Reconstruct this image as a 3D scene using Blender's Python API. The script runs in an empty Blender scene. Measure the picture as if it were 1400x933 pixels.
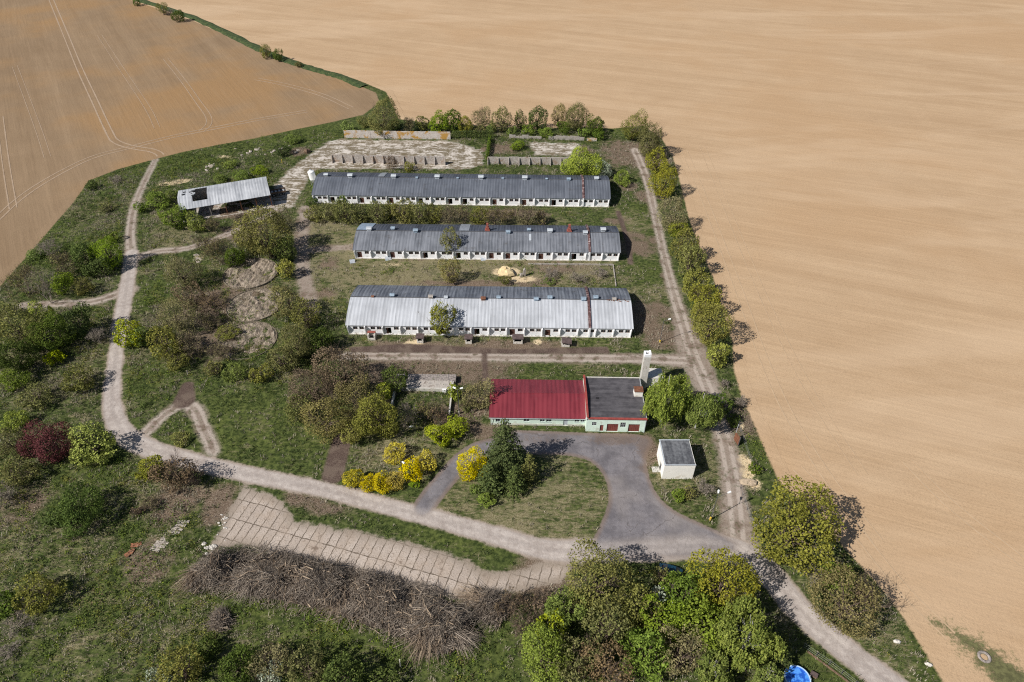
import bpy, math, random
import numpy as np
from mathutils import Vector, Matrix

R = math.radians
SC = bpy.context.scene
COL = SC.collection
random.seed(7)

# ------------------------------------------------------------------ camera
CAM_H = 113.0
PITCH = 40.5
FPX = 933.0                       # focal length in pixels of a 1400 px wide frame
_sp, _cp = math.sin(R(PITCH)), math.cos(R(PITCH))


def W(px, py, z=0.0):
    """survey helper: the world point at height z seen at a photo pixel"""
    u, v = (px - 700.0) / FPX, (py - 466.5) / FPX
    d = (u, _cp - v * _sp, -_sp - v * _cp)
    t = (z - CAM_H) / d[2]
    return Vector((d[0] * t, d[1] * t, z))


def scale_at(p):
    """pixels per metre at a world point"""
    depth = p.y * _cp + (CAM_H - p.z) * _sp
    return FPX / depth


cam_data = bpy.data.cameras.new("camera")
cam_data.sensor_width = 36.0
cam_data.lens = 36.0 * FPX / 1400.0
cam_data.clip_start = 0.5
cam_data.clip_end = 12000
cam = bpy.data.objects.new("camera", cam_data)
cam.location = (0, 0, CAM_H)
cam.rotation_euler = (R(90 - PITCH), 0, 0)
COL.objects.link(cam)
SC.camera = cam

# ------------------------------------------------------------------ light
SUN_EL, SUN_AZ = 43.0, 30.0       # shadows fall to +X, turned 30 degrees towards +Y
d = Vector((math.cos(R(SUN_AZ)) * math.cos(R(SUN_EL)), math.sin(R(SUN_AZ)) * math.cos(R(SUN_EL)), -math.sin(R(SUN_EL))))
sun_data = bpy.data.lights.new("sun", 'SUN')
sun_data.energy = 4.8
sun_data.angle = R(0.5)
sun_data.color = (1.0, 0.965, 0.91)
sun = bpy.data.objects.new("sun", sun_data)
sun.rotation_euler = d.to_track_quat('-Z', 'Y').to_euler()
sun.location = (-200, -100, 300)
COL.objects.link(sun)
world = bpy.data.worlds.new("World")
SC.world = world
world.use_nodes = True
wn = world.node_tree
sky = wn.nodes.new('ShaderNodeTexSky')
sky.sky_type = 'NISHITA'
sky.sun_disc = False
sky.sun_elevation = R(SUN_EL)
sky.sun_rotation = R(240)
bg = wn.nodes['Background']
bg.inputs['Strength'].default_value = 0.056
wn.links.new(sky.outputs[0], bg.inputs[0])
SC.view_settings.view_transform = 'Standard'
SC.view_settings.look = 'None'
SC.view_settings.exposure = 0.25
SC.view_settings.gamma = 1.0
SC.render.engine = 'CYCLES'
SC.cycles.max_bounces = 6
SC.cycles.transparent_max_bounces = 6
SC.cycles.use_denoising = False
SC.cycles.filter_width = 1.15


# ------------------------------------------------------------------ object helpers
def tag(o, label=None, cat=None, group=None, kind=None):
    if label: o['label'] = label
    if cat: o['category'] = cat
    if group: o['group'] = group
    if kind: o['kind'] = kind
    return o


def thing(name, label, cat, loc=(0, 0, 0), rz=0.0, group=None):
    o = bpy.data.objects.new(name, None)
    o.empty_display_size = 0.3
    o.location = loc
    o.rotation_euler = (0, 0, rz)
    COL.objects.link(o)
    return tag(o, label, cat, group)


def link_mesh(name, me, m=None, parent=None):
    o = bpy.data.objects.new(name, me)
    if m is not None and not me.materials:
        me.materials.append(m)
    COL.objects.link(o)
    if parent is not None:
        o.parent = parent
    return o


def mesh_np(name, v, f, attrs=None, smooth=False):
    """mesh from numpy arrays; f is (n,3) or (n,4)"""
    me = bpy.data.meshes.new(name)
    v = np.ascontiguousarray(v, dtype=np.float32)
    f = np.ascontiguousarray(f, dtype=np.int32)
    n, k = f.shape
    me.vertices.add(len(v)); me.vertices.foreach_set('co', v.ravel())
    me.loops.add(n * k); me.loops.foreach_set('vertex_index', f.ravel())
    me.polygons.add(n)
    me.polygons.foreach_set('loop_start', np.arange(0, n * k, k, dtype=np.int32))
    me.polygons.foreach_set('loop_total', np.full(n, k, dtype=np.int32))
    if smooth:
        me.polygons.foreach_set('use_smooth', np.ones(n, dtype=bool))
    for nm, a in (attrs or {}).items():
        at = me.attributes.new(nm, 'FLOAT', 'POINT')
        at.data.foreach_set('value', np.ascontiguousarray(a, dtype=np.float32))
    me.update(calc_edges=True)
    return me


class MB:
    """collects simple solids, built as ONE mesh"""
    def __init__(self):
        self.v, self.f = [], []

    def add(self, vs, fs):
        b = len(self.v)
        self.v += [tuple(p) for p in vs]
        self.f += [tuple(b + i for i in q) for q in fs]
        return self

    def box(self, x0, x1, y0, y1, z0, z1, bev=0.0):
        vs = [(x0, y0, z0), (x1, y0, z0), (x1, y1, z0), (x0, y1, z0), (x0, y0, z1), (x1, y0, z1), (x1, y1, z1), (x0, y1, z1)]
        fs = [(0, 3, 2, 1), (4, 5, 6, 7), (0, 1, 5, 4), (1, 2, 6, 5), (2, 3, 7, 6), (3, 0, 4, 7)]
        return self.add(vs, fs)

    def prism(self, poly, axis, a, b):
        """polygon (list of 2-tuples) extruded along axis from a to b"""
        n = len(poly)
        def pt(p, t):
            if axis == 'x': return (t, p[0], p[1])
            if axis == 'y': return (p[0], t, p[1])
            return (p[0], p[1], t)
        vs = [pt(p, a) for p in poly] + [pt(p, b) for p in poly]
        fs = [tuple(range(n))[::-1], tuple(range(n, 2 * n))] + [(i, (i + 1) % n, n + (i + 1) % n, n + i) for i in range(n)]
        return self.add(vs, fs)

    def tube(self, p0, p1, r0, r1=None, n=8, cap=True):
        p0, p1 = Vector(p0), Vector(p1)
        r1 = r0 if r1 is None else r1
        ax = (p1 - p0).normalized()
        s = ax.orthogonal().normalized(); t = ax.cross(s)
        vs = []
        for p, r in ((p0, r0), (p1, r1)):
            for i in range(n):
                a = 2 * math.pi * i / n
                vs.append(p + s * (math.cos(a) * r) + t * (math.sin(a) * r))
        fs = [(i, (i + 1) % n, n + (i + 1) % n, n + i) for i in range(n)]
        if cap:
            fs += [tuple(range(n))[::-1], tuple(range(n, 2 * n))]
        return self.add(vs, fs)

    def lathe(self, prof, n=24, c=(0, 0, 0)):
        vs = []
        for r, z in prof:
            for i in range(n):
                a = 2 * math.pi * i / n
                vs.append((c[0] + r * math.cos(a), c[1] + r * math.sin(a), c[2] + z))
        fs = []
        for k in range(len(prof) - 1):
            for i in range(n):
                fs.append((k * n + i, k * n + (i + 1) % n, (k + 1) * n + (i + 1) % n, (k + 1) * n + i))
        return self.add(vs, fs)

    def build(self, name, m, parent=None, label=None):
        me = bpy.data.meshes.new(name)
        me.from_pydata(self.v, [], self.f)
        import bmesh
        bm = bmesh.new(); bm.from_mesh(me)
        bmesh.ops.recalc_face_normals(bm, faces=bm.faces)
        bm.to_mesh(me); bm.free()
        o = link_mesh(name, me, m, parent)
        if label: o['label'] = label
        return o


# ------------------------------------------------------------------ node helpers
class NG:
    def __init__(self, name):
        self.m = bpy.data.materials.new(name)
        self.m.use_nodes = True
        self.t = self.m.node_tree
        self.n, self.l = self.t.nodes, self.t.links
        self.bsdf = self.n['Principled BSDF']
        self.pos = self.n.new('ShaderNodeNewGeometry').outputs['Position']
        self._obj = None

    @property
    def obj(self):
        if self._obj is None:
            self._obj = self.n.new('ShaderNodeTexCoord').outputs['Object']
        return self._obj

    def val(self, x, sock):
        if isinstance(x, (int, float)): sock.default_value = x
        elif isinstance(x, (tuple, list)):
            sock.default_value = tuple(x) + ((1.0,) if len(x) == 3 and sock.type == 'RGBA' else ())
        else: self.l.new(x, sock)

    def math(self, op, a, b=0.0, c=0.0, clamp=False):
        k = self.n.new('ShaderNodeMath'); k.operation = op; k.use_clamp = clamp
        for i, x in enumerate((a, b, c)): self.val(x, k.inputs[i])
        return k.outputs[0]

    def map(self, v, rot=0.0, sc=(1, 1, 1), loc=(0, 0, 0)):
        k = self.n.new('ShaderNodeMapping')
        k.inputs['Rotation'].default_value = (0, 0, rot)
        k.inputs['Scale'].default_value = sc
        k.inputs['Location'].default_value = loc
        self.l.new(v, k.inputs['Vector'])
        return k.outputs[0]

    def noise(self, scale, detail=3, rough=0.55, vec=None, dist=0.0):
        k = self.n.new('ShaderNodeTexNoise')
        k.inputs['Scale'].default_value = scale
        k.inputs['Detail'].default_value = detail
        k.inputs['Roughness'].default_value = rough
        k.inputs['Distortion'].default_value = dist
        self.l.new(vec if vec is not None else self.pos, k.inputs['Vector'])
        return k.outputs['Fac']

    def step(self, v, a, b, lo=0.0, hi=1.0):
        k = self.n.new('ShaderNodeMapRange'); k.interpolation_type = 'SMOOTHSTEP'
        for i, x in enumerate((v, a, b, lo, hi)): self.val(x, k.inputs[i])
        return k.outputs[0]

    def mix(self, f, a, b, mode='MIX'):
        k = self.n.new('ShaderNodeMix'); k.data_type = 'RGBA'; k.blend_type = mode
        self.val(f, k.inputs[0]); self.val(a, k.inputs[6]); self.val(b, k.inputs[7])
        return k.outputs[2]

    def ramp(self, f, *stops):
        k = self.n.new('ShaderNodeValToRGB')
        e = k.color_ramp.elements
        while len(e) < len(stops): e.new(0.5)
        for i, (p, c) in enumerate(stops):
            e[i].position = p; e[i].color = tuple(c) + (1,)
        self.l.new(f, k.inputs[0])
        return k.outputs[0]

    def attr(self, name):
        k = self.n.new('ShaderNodeAttribute'); k.attribute_name = name
        return k.outputs['Fac']

    def rand(self):
        return self.n.new('ShaderNodeObjectInfo').outputs['Random']

    def bump(self, h, strength=0.5, dist=0.1):
        k = self.n.new('ShaderNodeBump')
        k.inputs['Strength'].default_value = strength
        k.inputs['Distance'].default_value = dist
        self.l.new(h, k.inputs['Height'])
        self.l.new(k.outputs[0], self.bsdf.inputs['Normal'])

    def out(self, col, rough=0.9, metal=0.0, spec=0.3):
        self.val(col, self.bsdf.inputs['Base Color'])
        self.val(rough, self.bsdf.inputs['Roughness'])
        self.val(metal, self.bsdf.inputs['Metallic'])
        self.bsdf.inputs['Specular IOR Level'].default_value = spec
        return self.m


def plain(name, c, var=0.25, scale=1.5, rough=0.85, metal=0.0, dirt=None, spec=0.3):
    """weathered surface of one colour with dirt blotches"""
    g = NG(name)
    n = g.noise(scale, 5, 0.65, g.obj)
    n2 = g.noise(scale * 6, 3, 0.6, g.obj)
    dk = tuple(x * (1 - var) for x in c); lt = tuple(min(1, x * (1 + var * 0.5)) for x in c)
    col = g.mix(g.step(n, 0.35, 0.7), dk, lt)
    if dirt:
        col = g.mix(g.step(g.math('ADD', n, g.math('MULTIPLY', n2, 0.4)), 0.72, 0.9), col, dirt)
    g.bump(n2, 0.25, 0.02)
    return g.out(col, rough, metal, spec)


M = {}
M['white'] = plain('white_plaster', (0.84, 0.84, 0.85), 0.10, 0.9, dirt=(0.5, 0.46, 0.42))
M['whiteclean'] = plain('white_render', (0.88, 0.85, 0.79), 0.08, 0.5, dirt=(0.62, 0.57, 0.49))
M['mint'] = plain('mint_plaster', (0.68, 0.82, 0.71), 0.12, 0.6, dirt=(0.5, 0.55, 0.46))
M['mintpale'] = plain('pale_plinth', (0.62, 0.62, 0.54), 0.2, 0.8)
M['concrete'] = plain('old_concrete', (0.42, 0.38, 0.34), 0.35, 0.8, dirt=(0.14, 0.11, 0.09))
M['paleconc'] = plain('pale_concrete', (0.60, 0.57, 0.52), 0.25, 0.7, dirt=(0.3, 0.25, 0.2))
M['rubble'] = plain('broken_concrete', (0.5, 0.44, 0.38), 0.4, 1.0, dirt=(0.2, 0.15, 0.11))
M['glass'] = plain('dark_window_glass', (0.03, 0.035, 0.045), 0.3, 2, 0.2, spec=0.5)
M['dark'] = plain('dark_interior', (0.012, 0.012, 0.014), 0.3, 1, 0.95)
M['door'] = plain('brown_door_paint', (0.10, 0.045, 0.032), 0.35, 1.2)
M['doorred'] = plain('red_brown_garage_paint', (0.20, 0.058, 0.045), 0.2, 1.0)
M['ventw'] = plain('pale_sheet_metal', (0.50, 0.54, 0.58), 0.3, 2, 0.5, dirt=(0.25, 0.21, 0.19))
M['ventb'] = plain('blue_grey_sheet_metal', (0.27, 0.34, 0.41), 0.3, 2, 0.5)
M['brick'] = plain('red_brick', (0.33, 0.10, 0.075), 0.35, 3)
M['brickwall'] = plain('rusty_red_capping', (0.14, 0.072, 0.068), 0.45, 1.2, dirt=(0.42, 0.36, 0.35))
M['trimred'] = plain('red_metal_flashing', (0.30, 0.06, 0.05), 0.25, 1.0)
M['rust'] = plain('rust', (0.20, 0.085, 0.048), 0.4, 2)
M['steel'] = plain('dark_steel', (0.10, 0.10, 0.105), 0.3, 2, 0.5)
M['galv'] = plain('galvanised_steel', (0.42, 0.43, 0.44), 0.2, 2, 0.45)
M['yellow'] = plain('yellow_paint', (0.62, 0.42, 0.05), 0.2, 2)
M['wood'] = plain('weathered_wood', (0.20, 0.13, 0.085), 0.4, 2)
M['lampglass'] = plain('white_lamp_cover', (0.85, 0.85, 0.83), 0.05, 2, 0.3)
M['hutroof'] = plain('tarred_board', (0.12, 0.085, 0.08), 0.35, 1.5)
M['bark'] = plain('bark', (0.095, 0.07, 0.052), 0.4, 2)
M['birchbark'] = plain('birch_bark', (0.55, 0.53, 0.49), 0.4, 3, dirt=(0.06, 0.05, 0.045))
M['rubber'] = plain('black_rubber', (0.02, 0.02, 0.02), 0.3, 3)
M['poolwall'] = plain('blue_pool_liner', (0.10, 0.27, 0.62), 0.15, 1.0, 0.4)
M['poolrim'] = plain('pale_blue_pool_rim', (0.45, 0.62, 0.82), 0.1, 2, 0.4)
M['carblue'] = plain('dark_blue_car_paint', (0.012, 0.045, 0.075), 0.1, 1, 0.25, spec=0.5)
M['tansand'] = plain('tan_gravel', (0.42, 0.33, 0.235), 0.25, 1.2)
M['rim'] = plain('mossy_tank_rim', (0.20, 0.165, 0.12), 0.4, 1.5)
M['sand'] = plain('yellow_sand', (0.62, 0.49, 0.28), 0.15, 1.2)
M['stone'] = plain('pale_stone', (0.62, 0.58, 0.52), 0.3, 2)
M['gravel'] = plain('grey_gravel', (0.30, 0.26, 0.235), 0.45, 2.5)
M['orange'] = plain('orange_rust_sheet', (0.33, 0.14, 0.075), 0.4, 1.5)

# pool water
g = NG('pool_water'); nz = g.noise(1.2, 3, 0.6, g.obj)
g.bump(nz, 0.3, 0.05)
M['poolwater'] = g.out(g.mix(g.step(nz, .42, .58), (0.02, 0.10, 0.48), (0.09, 0.30, 0.78)), 0.08, 0, 0.5)


def roof_mat(name, a, b, streak=1.0, moss=None, rough=0.6, seam=6.1, ribs=2.2, moss_lim=(0.55, 0.72)):
    """corrugated sheets: ribs across the length, streaks down the slope, seams, stains"""
    g = NG(name)
    o = g.obj
    st = g.noise(1.0, 4, 0.6, g.map(o, 0, (1.1, 0.07, 0.07)))
    fine = g.noise(1.0, 3, 0.6, g.map(o, 0, (4.0, 0.22, 0.22)))
    big = g.noise(0.16, 4, 0.6, o)
    sx = g.n.new('ShaderNodeSeparateXYZ'); g.l.new(o, sx.inputs[0])
    x = sx.outputs[0]
    rib = g.math('SINE', g.math('MULTIPLY', x, 2 * math.pi * ribs / 2.0))
    fac = g.math('ADD', g.math('MULTIPLY', st, 0.55 * streak), g.math('MULTIPLY', fine, 0.45))
    fac = g.math('ADD', fac, g.math('MULTIPLY', g.math('SUBTRACT', big, 0.5), 0.5))
    fac = g.math('ADD', fac, g.math('MULTIPLY', rib, 0.05))
    col = g.mix(g.step(fac, 0.3, 0.72), a, b)
    fr = g.math('FRACT', g.math('DIVIDE', x, seam))
    se = g.step(g.math('ABSOLUTE', g.math('SUBTRACT', fr, 0.5)), 0.488, 0.5)
    col = g.mix(g.math('MULTIPLY', se, g.step(st, 0.45, 0.6)), col, tuple(c * 0.3 for c in a))
    if moss:
        sp = g.noise(0.55, 6, 0.7, o)
        col = g.mix(g.math('MULTIPLY', g.step(sp, *moss_lim), 0.75), col, moss)
    g.bump(g.math('ADD', rib, g.math('MULTIPLY', fine, 0.7)), 0.35, 0.05)
    return g.out(col, rough, 0.0, 0.3)


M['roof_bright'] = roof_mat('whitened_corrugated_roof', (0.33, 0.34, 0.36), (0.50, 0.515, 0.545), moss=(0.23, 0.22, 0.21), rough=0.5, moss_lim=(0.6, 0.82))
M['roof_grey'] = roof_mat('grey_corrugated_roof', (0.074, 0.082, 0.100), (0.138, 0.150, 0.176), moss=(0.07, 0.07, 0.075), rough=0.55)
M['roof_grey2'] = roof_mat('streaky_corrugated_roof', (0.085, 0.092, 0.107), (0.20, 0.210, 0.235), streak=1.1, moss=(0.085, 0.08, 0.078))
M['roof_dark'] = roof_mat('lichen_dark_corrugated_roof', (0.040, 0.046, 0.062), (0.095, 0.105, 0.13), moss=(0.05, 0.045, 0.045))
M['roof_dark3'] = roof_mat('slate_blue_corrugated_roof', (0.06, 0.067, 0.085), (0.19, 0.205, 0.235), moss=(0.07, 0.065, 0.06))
M['roof_red'] = roof_mat('red_trapezoid_sheet', (0.120, 0.017, 0.025), (0.205, 0.033, 0.044), streak=1.3, ribs=2.0, seam=7.3, rough=0.42, moss=(0.13, 0.042, 0.045), moss_lim=(0.58, 0.8))
M['roof_shed'] = roof_mat('galvanised_corrugated_roof', (0.28, 0.29, 0.31), (0.52, 0.53, 0.55), rough=0.45, moss=(0.2, 0.18, 0.17), moss_lim=(0.62, 0.8))
M['patch'] = plain('new_roof_sheet', (0.27, 0.34, 0.43), 0.2, 1.5, 0.5)
M['patchgrey'] = plain('grey_roof_sheet', (0.26, 0.28, 0.31), 0.2, 1.5, 0.5)
g = NG('tar_felt_roof')
f1 = g.noise(1.0, 4, .6, g.map(g.obj, 0, (0.12, 1.1, 1))); f2 = g.noise(0.6, 5, .65, g.obj)
M['felt'] = g.out(g.mix(g.step(g.math('ADD', g.math('MULTIPLY', f1, .5), g.math('MULTIPLY', f2, .5)), .35, .65), (0.045, 0.042, 0.047), (0.105, 0.098, 0.105)), 0.8)
g = NG('grey_felt_roof')
f1 = g.noise(1.0, 4, .6, g.map(g.obj, 0, (1.3, 0.2, 1))); f2 = g.noise(1.6, 5, .65, g.obj)
M['felt2'] = g.out(g.mix(g.step(g.math('ADD', g.math('MULTIPLY', f1, .5), g.math('MULTIPLY', f2, .5)), .35, .65), (0.06, 0.062, 0.07), (0.17, 0.175, 0.185)), 0.8)
# lichen covered concrete panels: orange patches at the top
g = NG('lichened_concrete_panel')
a1 = g.noise(0.35, 4, .6); a2 = g.noise(2.0, 5, .65)
c = g.mix(g.step(a2, .35, .7), (0.42, 0.37, 0.33), (0.62, 0.57, 0.53))
c = g.mix(g.step(a1, .50, .60), c, (0.42, 0.24, 0.06))
c = g.mix(g.math('MULTIPLY', g.step(a2, .58, .75), .6), c, (0.18, 0.13, 0.10))
M['lichen'] = g.out(c)
g = NG('grey_concrete_panel')
a1 = g.noise(0.5, 4, .6); a2 = g.noise(2.2, 5, .65)
c = g.mix(g.step(a2, .35, .7), (0.30, 0.26, 0.23), (0.50, 0.46, 0.42))
c = g.mix(g.math('MULTIPLY', g.step(a1, .52, .66), .6), c, (0.26, 0.16, 0.09))
M['panel'] = g.out(c)
# ================================================================== GROUND
def PX(pts):
    return np.array([W(x, y).xy for x, y in pts])


def seg_dist(P, a, b):
    ab = b - a
    t = np.clip(((P - a) @ ab) / max(1e-9, ab @ ab), 0, 1)
    return np.hypot(*(P - a - t[:, None] * ab).T), t


def smooth_line(pts, n=6):
    """Catmull-Rom through the points"""
    p = np.asarray(pts, float)
    q = np.vstack([2 * p[0] - p[1], p, 2 * p[-1] - p[-2]])
    out = []
    for i in range(1, len(q) - 2):
        for k in range(n):
            t = k / n
            a, b, c, e = q[i - 1], q[i], q[i + 1], q[i + 2]
            out.append(0.5 * (2 * b + (c - a) * t + (2 * a - 5 * b + 4 * c - e) * t * t + (3 * b - a - 3 * c + e) * t ** 3))
    out.append(p[-1])
    return np.array(out)


CLAMP = 6.0


def near(P, pts, pad):
    lo, hi = pts.min(0) - pad, pts.max(0) + pad
    return np.where((P[:, 0] > lo[0]) & (P[:, 0] < hi[0]) & (P[:, 1] > lo[1]) & (P[:, 1] < hi[1]))[0]


def sd_poly(P, poly, curve=False):
    """signed distance, positive inside, clamped"""
    if curve:
        c = np.vstack([poly, poly[:1]])
        poly = smooth_line(c, 4)[:-1]
    out = np.full(len(P), -CLAMP)
    idx = near(P, poly, CLAMP)
    Q = P[idx]
    dmin = np.full(len(Q), 1e9); ins = np.zeros(len(Q), bool)
    m = len(poly)
    for i in range(m):
        a, b = poly[i], poly[(i + 1) % m]
        dd, _ = seg_dist(Q, a, b)
        dmin = np.minimum(dmin, dd)
        c = (a[1] > Q[:, 1]) != (b[1] > Q[:, 1])
        with np.errstate(divide='ignore', invalid='ignore'):
            xx = (b[0] - a[0]) * (Q[:, 1] - a[1]) / (b[1] - a[1]) + a[0]
        ins ^= c & (Q[:, 0] < xx)
    out[idx] = np.clip(np.where(ins, dmin, -dmin), -CLAMP, CLAMP)
    return out


def sd_line(P, pts, widths):
    """ribbon of given full width (scalar or per point), positive inside"""
    pts = np.asarray(pts)
    w = np.broadcast_to(np.asarray(widths, float), (len(pts),))
    sm = smooth_line(pts, 5)
    ws = np.interp(np.linspace(0, len(pts) - 1, len(sm)), np.arange(len(pts)), w)
    out = np.full(len(P), -CLAMP)
    idx = near(P, sm, CLAMP + max(w))
    Q = P[idx]; best = np.full(len(Q), -1e9)
    for i in range(len(sm) - 1):
        dd, t = seg_dist(Q, sm[i], sm[i + 1])
        best = np.maximum(best, (ws[i] + (ws[i + 1] - ws[i]) * t) / 2 - dd)
    out[idx] = np.clip(best, -CLAMP, CLAMP)
    return out


def blob(P, px, py, rad, asp=1.0, ang=0.0):
    c = np.array(W(px, py).xy)
    q = P - c
    ca, sa = math.cos(ang), math.sin(ang)
    u = (q[:, 0] * ca + q[:, 1] * sa) / (rad * asp); v = (-q[:, 0] * sa + q[:, 1] * ca) / rad
    return np.clip(1.4 - np.hypot(u, v) * 1.0, 0, 1) ** 1.0


# ---- survey of the zones (photo pixels on the ground plane)
FIELD_L = [(-200, 520), (0, 392), (40, 347), (75, 306), (98, 280), (122, 247), (160, 232), (200, 221), (250, 208), (300, 198), (350, 189), (400, 178), (450, 168), (497, 157), (519, 140), (514, 127), (480, 113), (430, 98), (390, 86), (350, 69), (310, 49), (265, 29), (225, 15), (165, -4), (60, -45), (-600, -45)]
FIELD_R = [(120, -45), (178, -8), (238, 10), (278, 24), (325, 44), (362, 63), (400, 79), (440, 93), (490, 110), (528, 126), (545, 163), (600, 170), (650, 172), (720, 176), (790, 174), (838, 176), (880, 172), (905, 190), (920, 215), (930, 250), (942, 300), (957, 340), (975, 380), (990, 430), (1002, 470), (1003, 505), (1015, 545), (1035, 590), (1052, 630), (1066, 660), (1100, 690), (1150, 745), (1205, 805), (1232, 840), (1262, 888), (1300, 950), (1340, 1040), (2400, 1040), (2400, -45)]
ROAD = [(180, 345), (172, 400), (165, 440), (158, 490), (153, 545), (161, 580), (187, 606), (240, 624), (300, 640), (360, 653), (440, 669), (520, 690), (600, 711), (680, 733), (750, 752), (830, 752), (900, 748), (980, 748), (1035, 768), (1085, 825), (1130, 868), (1190, 915), (1260, 968)]
ROAD_W = [4.2, 4.6, 4.4, 4.0, 4.4, 5.0, 5.2, 4.6, 4.4, 4.4, 4.2, 4.2, 4.4, 4.6, 5.0, 6.0, 6.5, 6.5, 6.0, 5.6, 5.4, 5.2, 5.2]
YARD = [(700, 588), (800, 592), (887, 597), (884, 625), (887, 650), (900, 678), (922, 698), (950, 712), (985, 728), (1012, 748), (985, 762), (900, 765), (830, 765), (800, 755), (812, 735), (826, 705), (832, 680), (826, 652), (808, 632), (782, 624), (750, 622), (715, 621), (690, 612)]
DRIVE = [(735, 602), (690, 607), (655, 615), (632, 630), (612, 652), (592, 676), (578, 696)]
SLAB = [(332, 664), (372, 676), (392, 690), (440, 700), (520, 718), (600, 740), (660, 758), (720, 768), (775, 768), (785, 782), (770, 795), (700, 812), (650, 822), (610, 818), (540, 800), (470, 785), (400, 770), (330, 746), (288, 752), (302, 715)]
SLABSTRIP = [(386, 682), (430, 678), (500, 694), (575, 714), (645, 740), (668, 752), (702, 758), (745, 768), (700, 781), (662, 782), (632, 763), (580, 746), (530, 735), (460, 720), (405, 712)]
CONC = [(470, 190), (616, 192), (660, 205), (662, 226), (640, 232), (470, 232), (440, 232), (425, 238), (418, 255), (400, 285), (372, 290), (370, 262), (385, 240), (408, 222), (430, 205), (450, 192)]
CONC2 = [(722, 194), (795, 196), (790, 214), (728, 213)]
TRACK_E = [(868, 205), (884, 245), (895, 290), (906, 340), (918, 390), (930, 430), (945, 478), (962, 520), (978, 560), (990, 600), (1000, 650), (1006, 700), (1010, 745)]
TRACK_MID = [(470, 487), (560, 487), (700, 489), (800, 490), (880, 491), (950, 494)]
TRACK_NW = [(216, 212), (196, 252), (183, 285), (178, 318), (180, 350)]
TRACK_SHED = [(183, 354), (215, 344), (255, 340), (300, 325), (345, 305), (385, 285)]
TRACK_W = [(30, 418), (90, 415), (130, 412), (178, 396)]
TRIANGLE = [(187, 603), (208, 583), (230, 564), (252, 553), (268, 562), (278, 585), (292, 618)]
TRI_B = [(256, 528), (252, 548)]
PATH_PIT = [(418, 285), (412, 330), (414, 365), (420, 400), (426, 425)]
PATH_B2 = [(412, 344), (450, 340), (484, 338)]
PATH_STEP = [(467, 603), (455, 650)]
PATH_OFF = [(662, 480), (664, 520)]
PATH_TR = [(948, 640), (946, 648)]
PATH_B2E = [(845, 290), (858, 330), (862, 360)]

# ---- the grid
X0, X1, Y0, Y1 = -250.0, 175.0, 36.0, 322.0
CELL = 0.55
nx, ny = int((X1 - X0) / CELL), int((Y1 - Y0) / CELL)
gx, gy = np.meshgrid(np.linspace(X0, X1, nx + 1), np.linspace(Y0, Y1, ny + 1))
GP = np.stack([gx.ravel(), gy.ravel()], 1)
A = {}
A['field_l'] = sd_poly(GP, PX(FIELD_L))
A['field_r'] = sd_poly(GP, PX(FIELD_R))
A['road'] = sd_line(GP, PX(ROAD), ROAD_W)
lot = np.maximum(sd_poly(GP, PX(YARD), True), sd_line(GP, PX(DRIVE), 4.6))
A['asphalt'] = lot
A['slab'] = np.minimum(sd_poly(GP, PX(SLAB)), -sd_poly(GP, PX(SLABSTRIP)))
A['conc'] = np.maximum(sd_poly(GP, PX(CONC)), sd_poly(GP, PX(CONC2)))
trk = np.full(len(GP), -CLAMP)
for pts, w in ((TRACK_E, [4.0, 3.6, 3.2, 3.0, 3.4, 4.4, 8.0, 7.0, 5.5, 5.0, 5.0, 6.0, 8.0]), (TRACK_NW, [2.4, 2.8, 3.2, 3.4, 4.0]), (TRACK_SHED, [4.5, 3.6, 3.2, 3.0, 3.0, 3.4]), (TRACK_W, [3, 3.5, 4, 5]), (TRIANGLE, [4, 3.4, 3.2, 3.6, 4, 3.4, 3.2]), (PATH_PIT, 4.5), (PATH_B2, 3.6), (TRACK_MID, [3.5, 3.6, 3.6, 3.8, 4.2, 6.0])):
    trk = np.maximum(trk, sd_line(GP, PX(pts), w))
A['track'] = trk
cen = np.full(len(GP), -CLAMP)
for pts in (TRACK_E, TRACK_NW, TRACK_SHED, TRACK_W, TRIANGLE, TRACK_MID):
    cen = np.maximum(cen, sd_line(GP, PX(pts), 0.0))
A['lane_c'] = -cen
A['road_c'] = -sd_line(GP, PX(ROAD), 0.0)
pth = np.full(len(GP), -CLAMP)
for pts, w in ((PATH_STEP, [4.2, 4.6]), (PATH_OFF, 1.4), (PATH_B2E, 1.6), (TRI_B, [3.0, 5.0])):
    pth = np.maximum(pth, sd_line(GP, PX(pts), w))
pth = np.maximum(pth, sd_poly(GP, PX([(476, 475), (560, 470), (700, 478), (830, 474), (835, 484), (700, 484), (480, 482)])))
A['brownpath'] = pth
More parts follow.
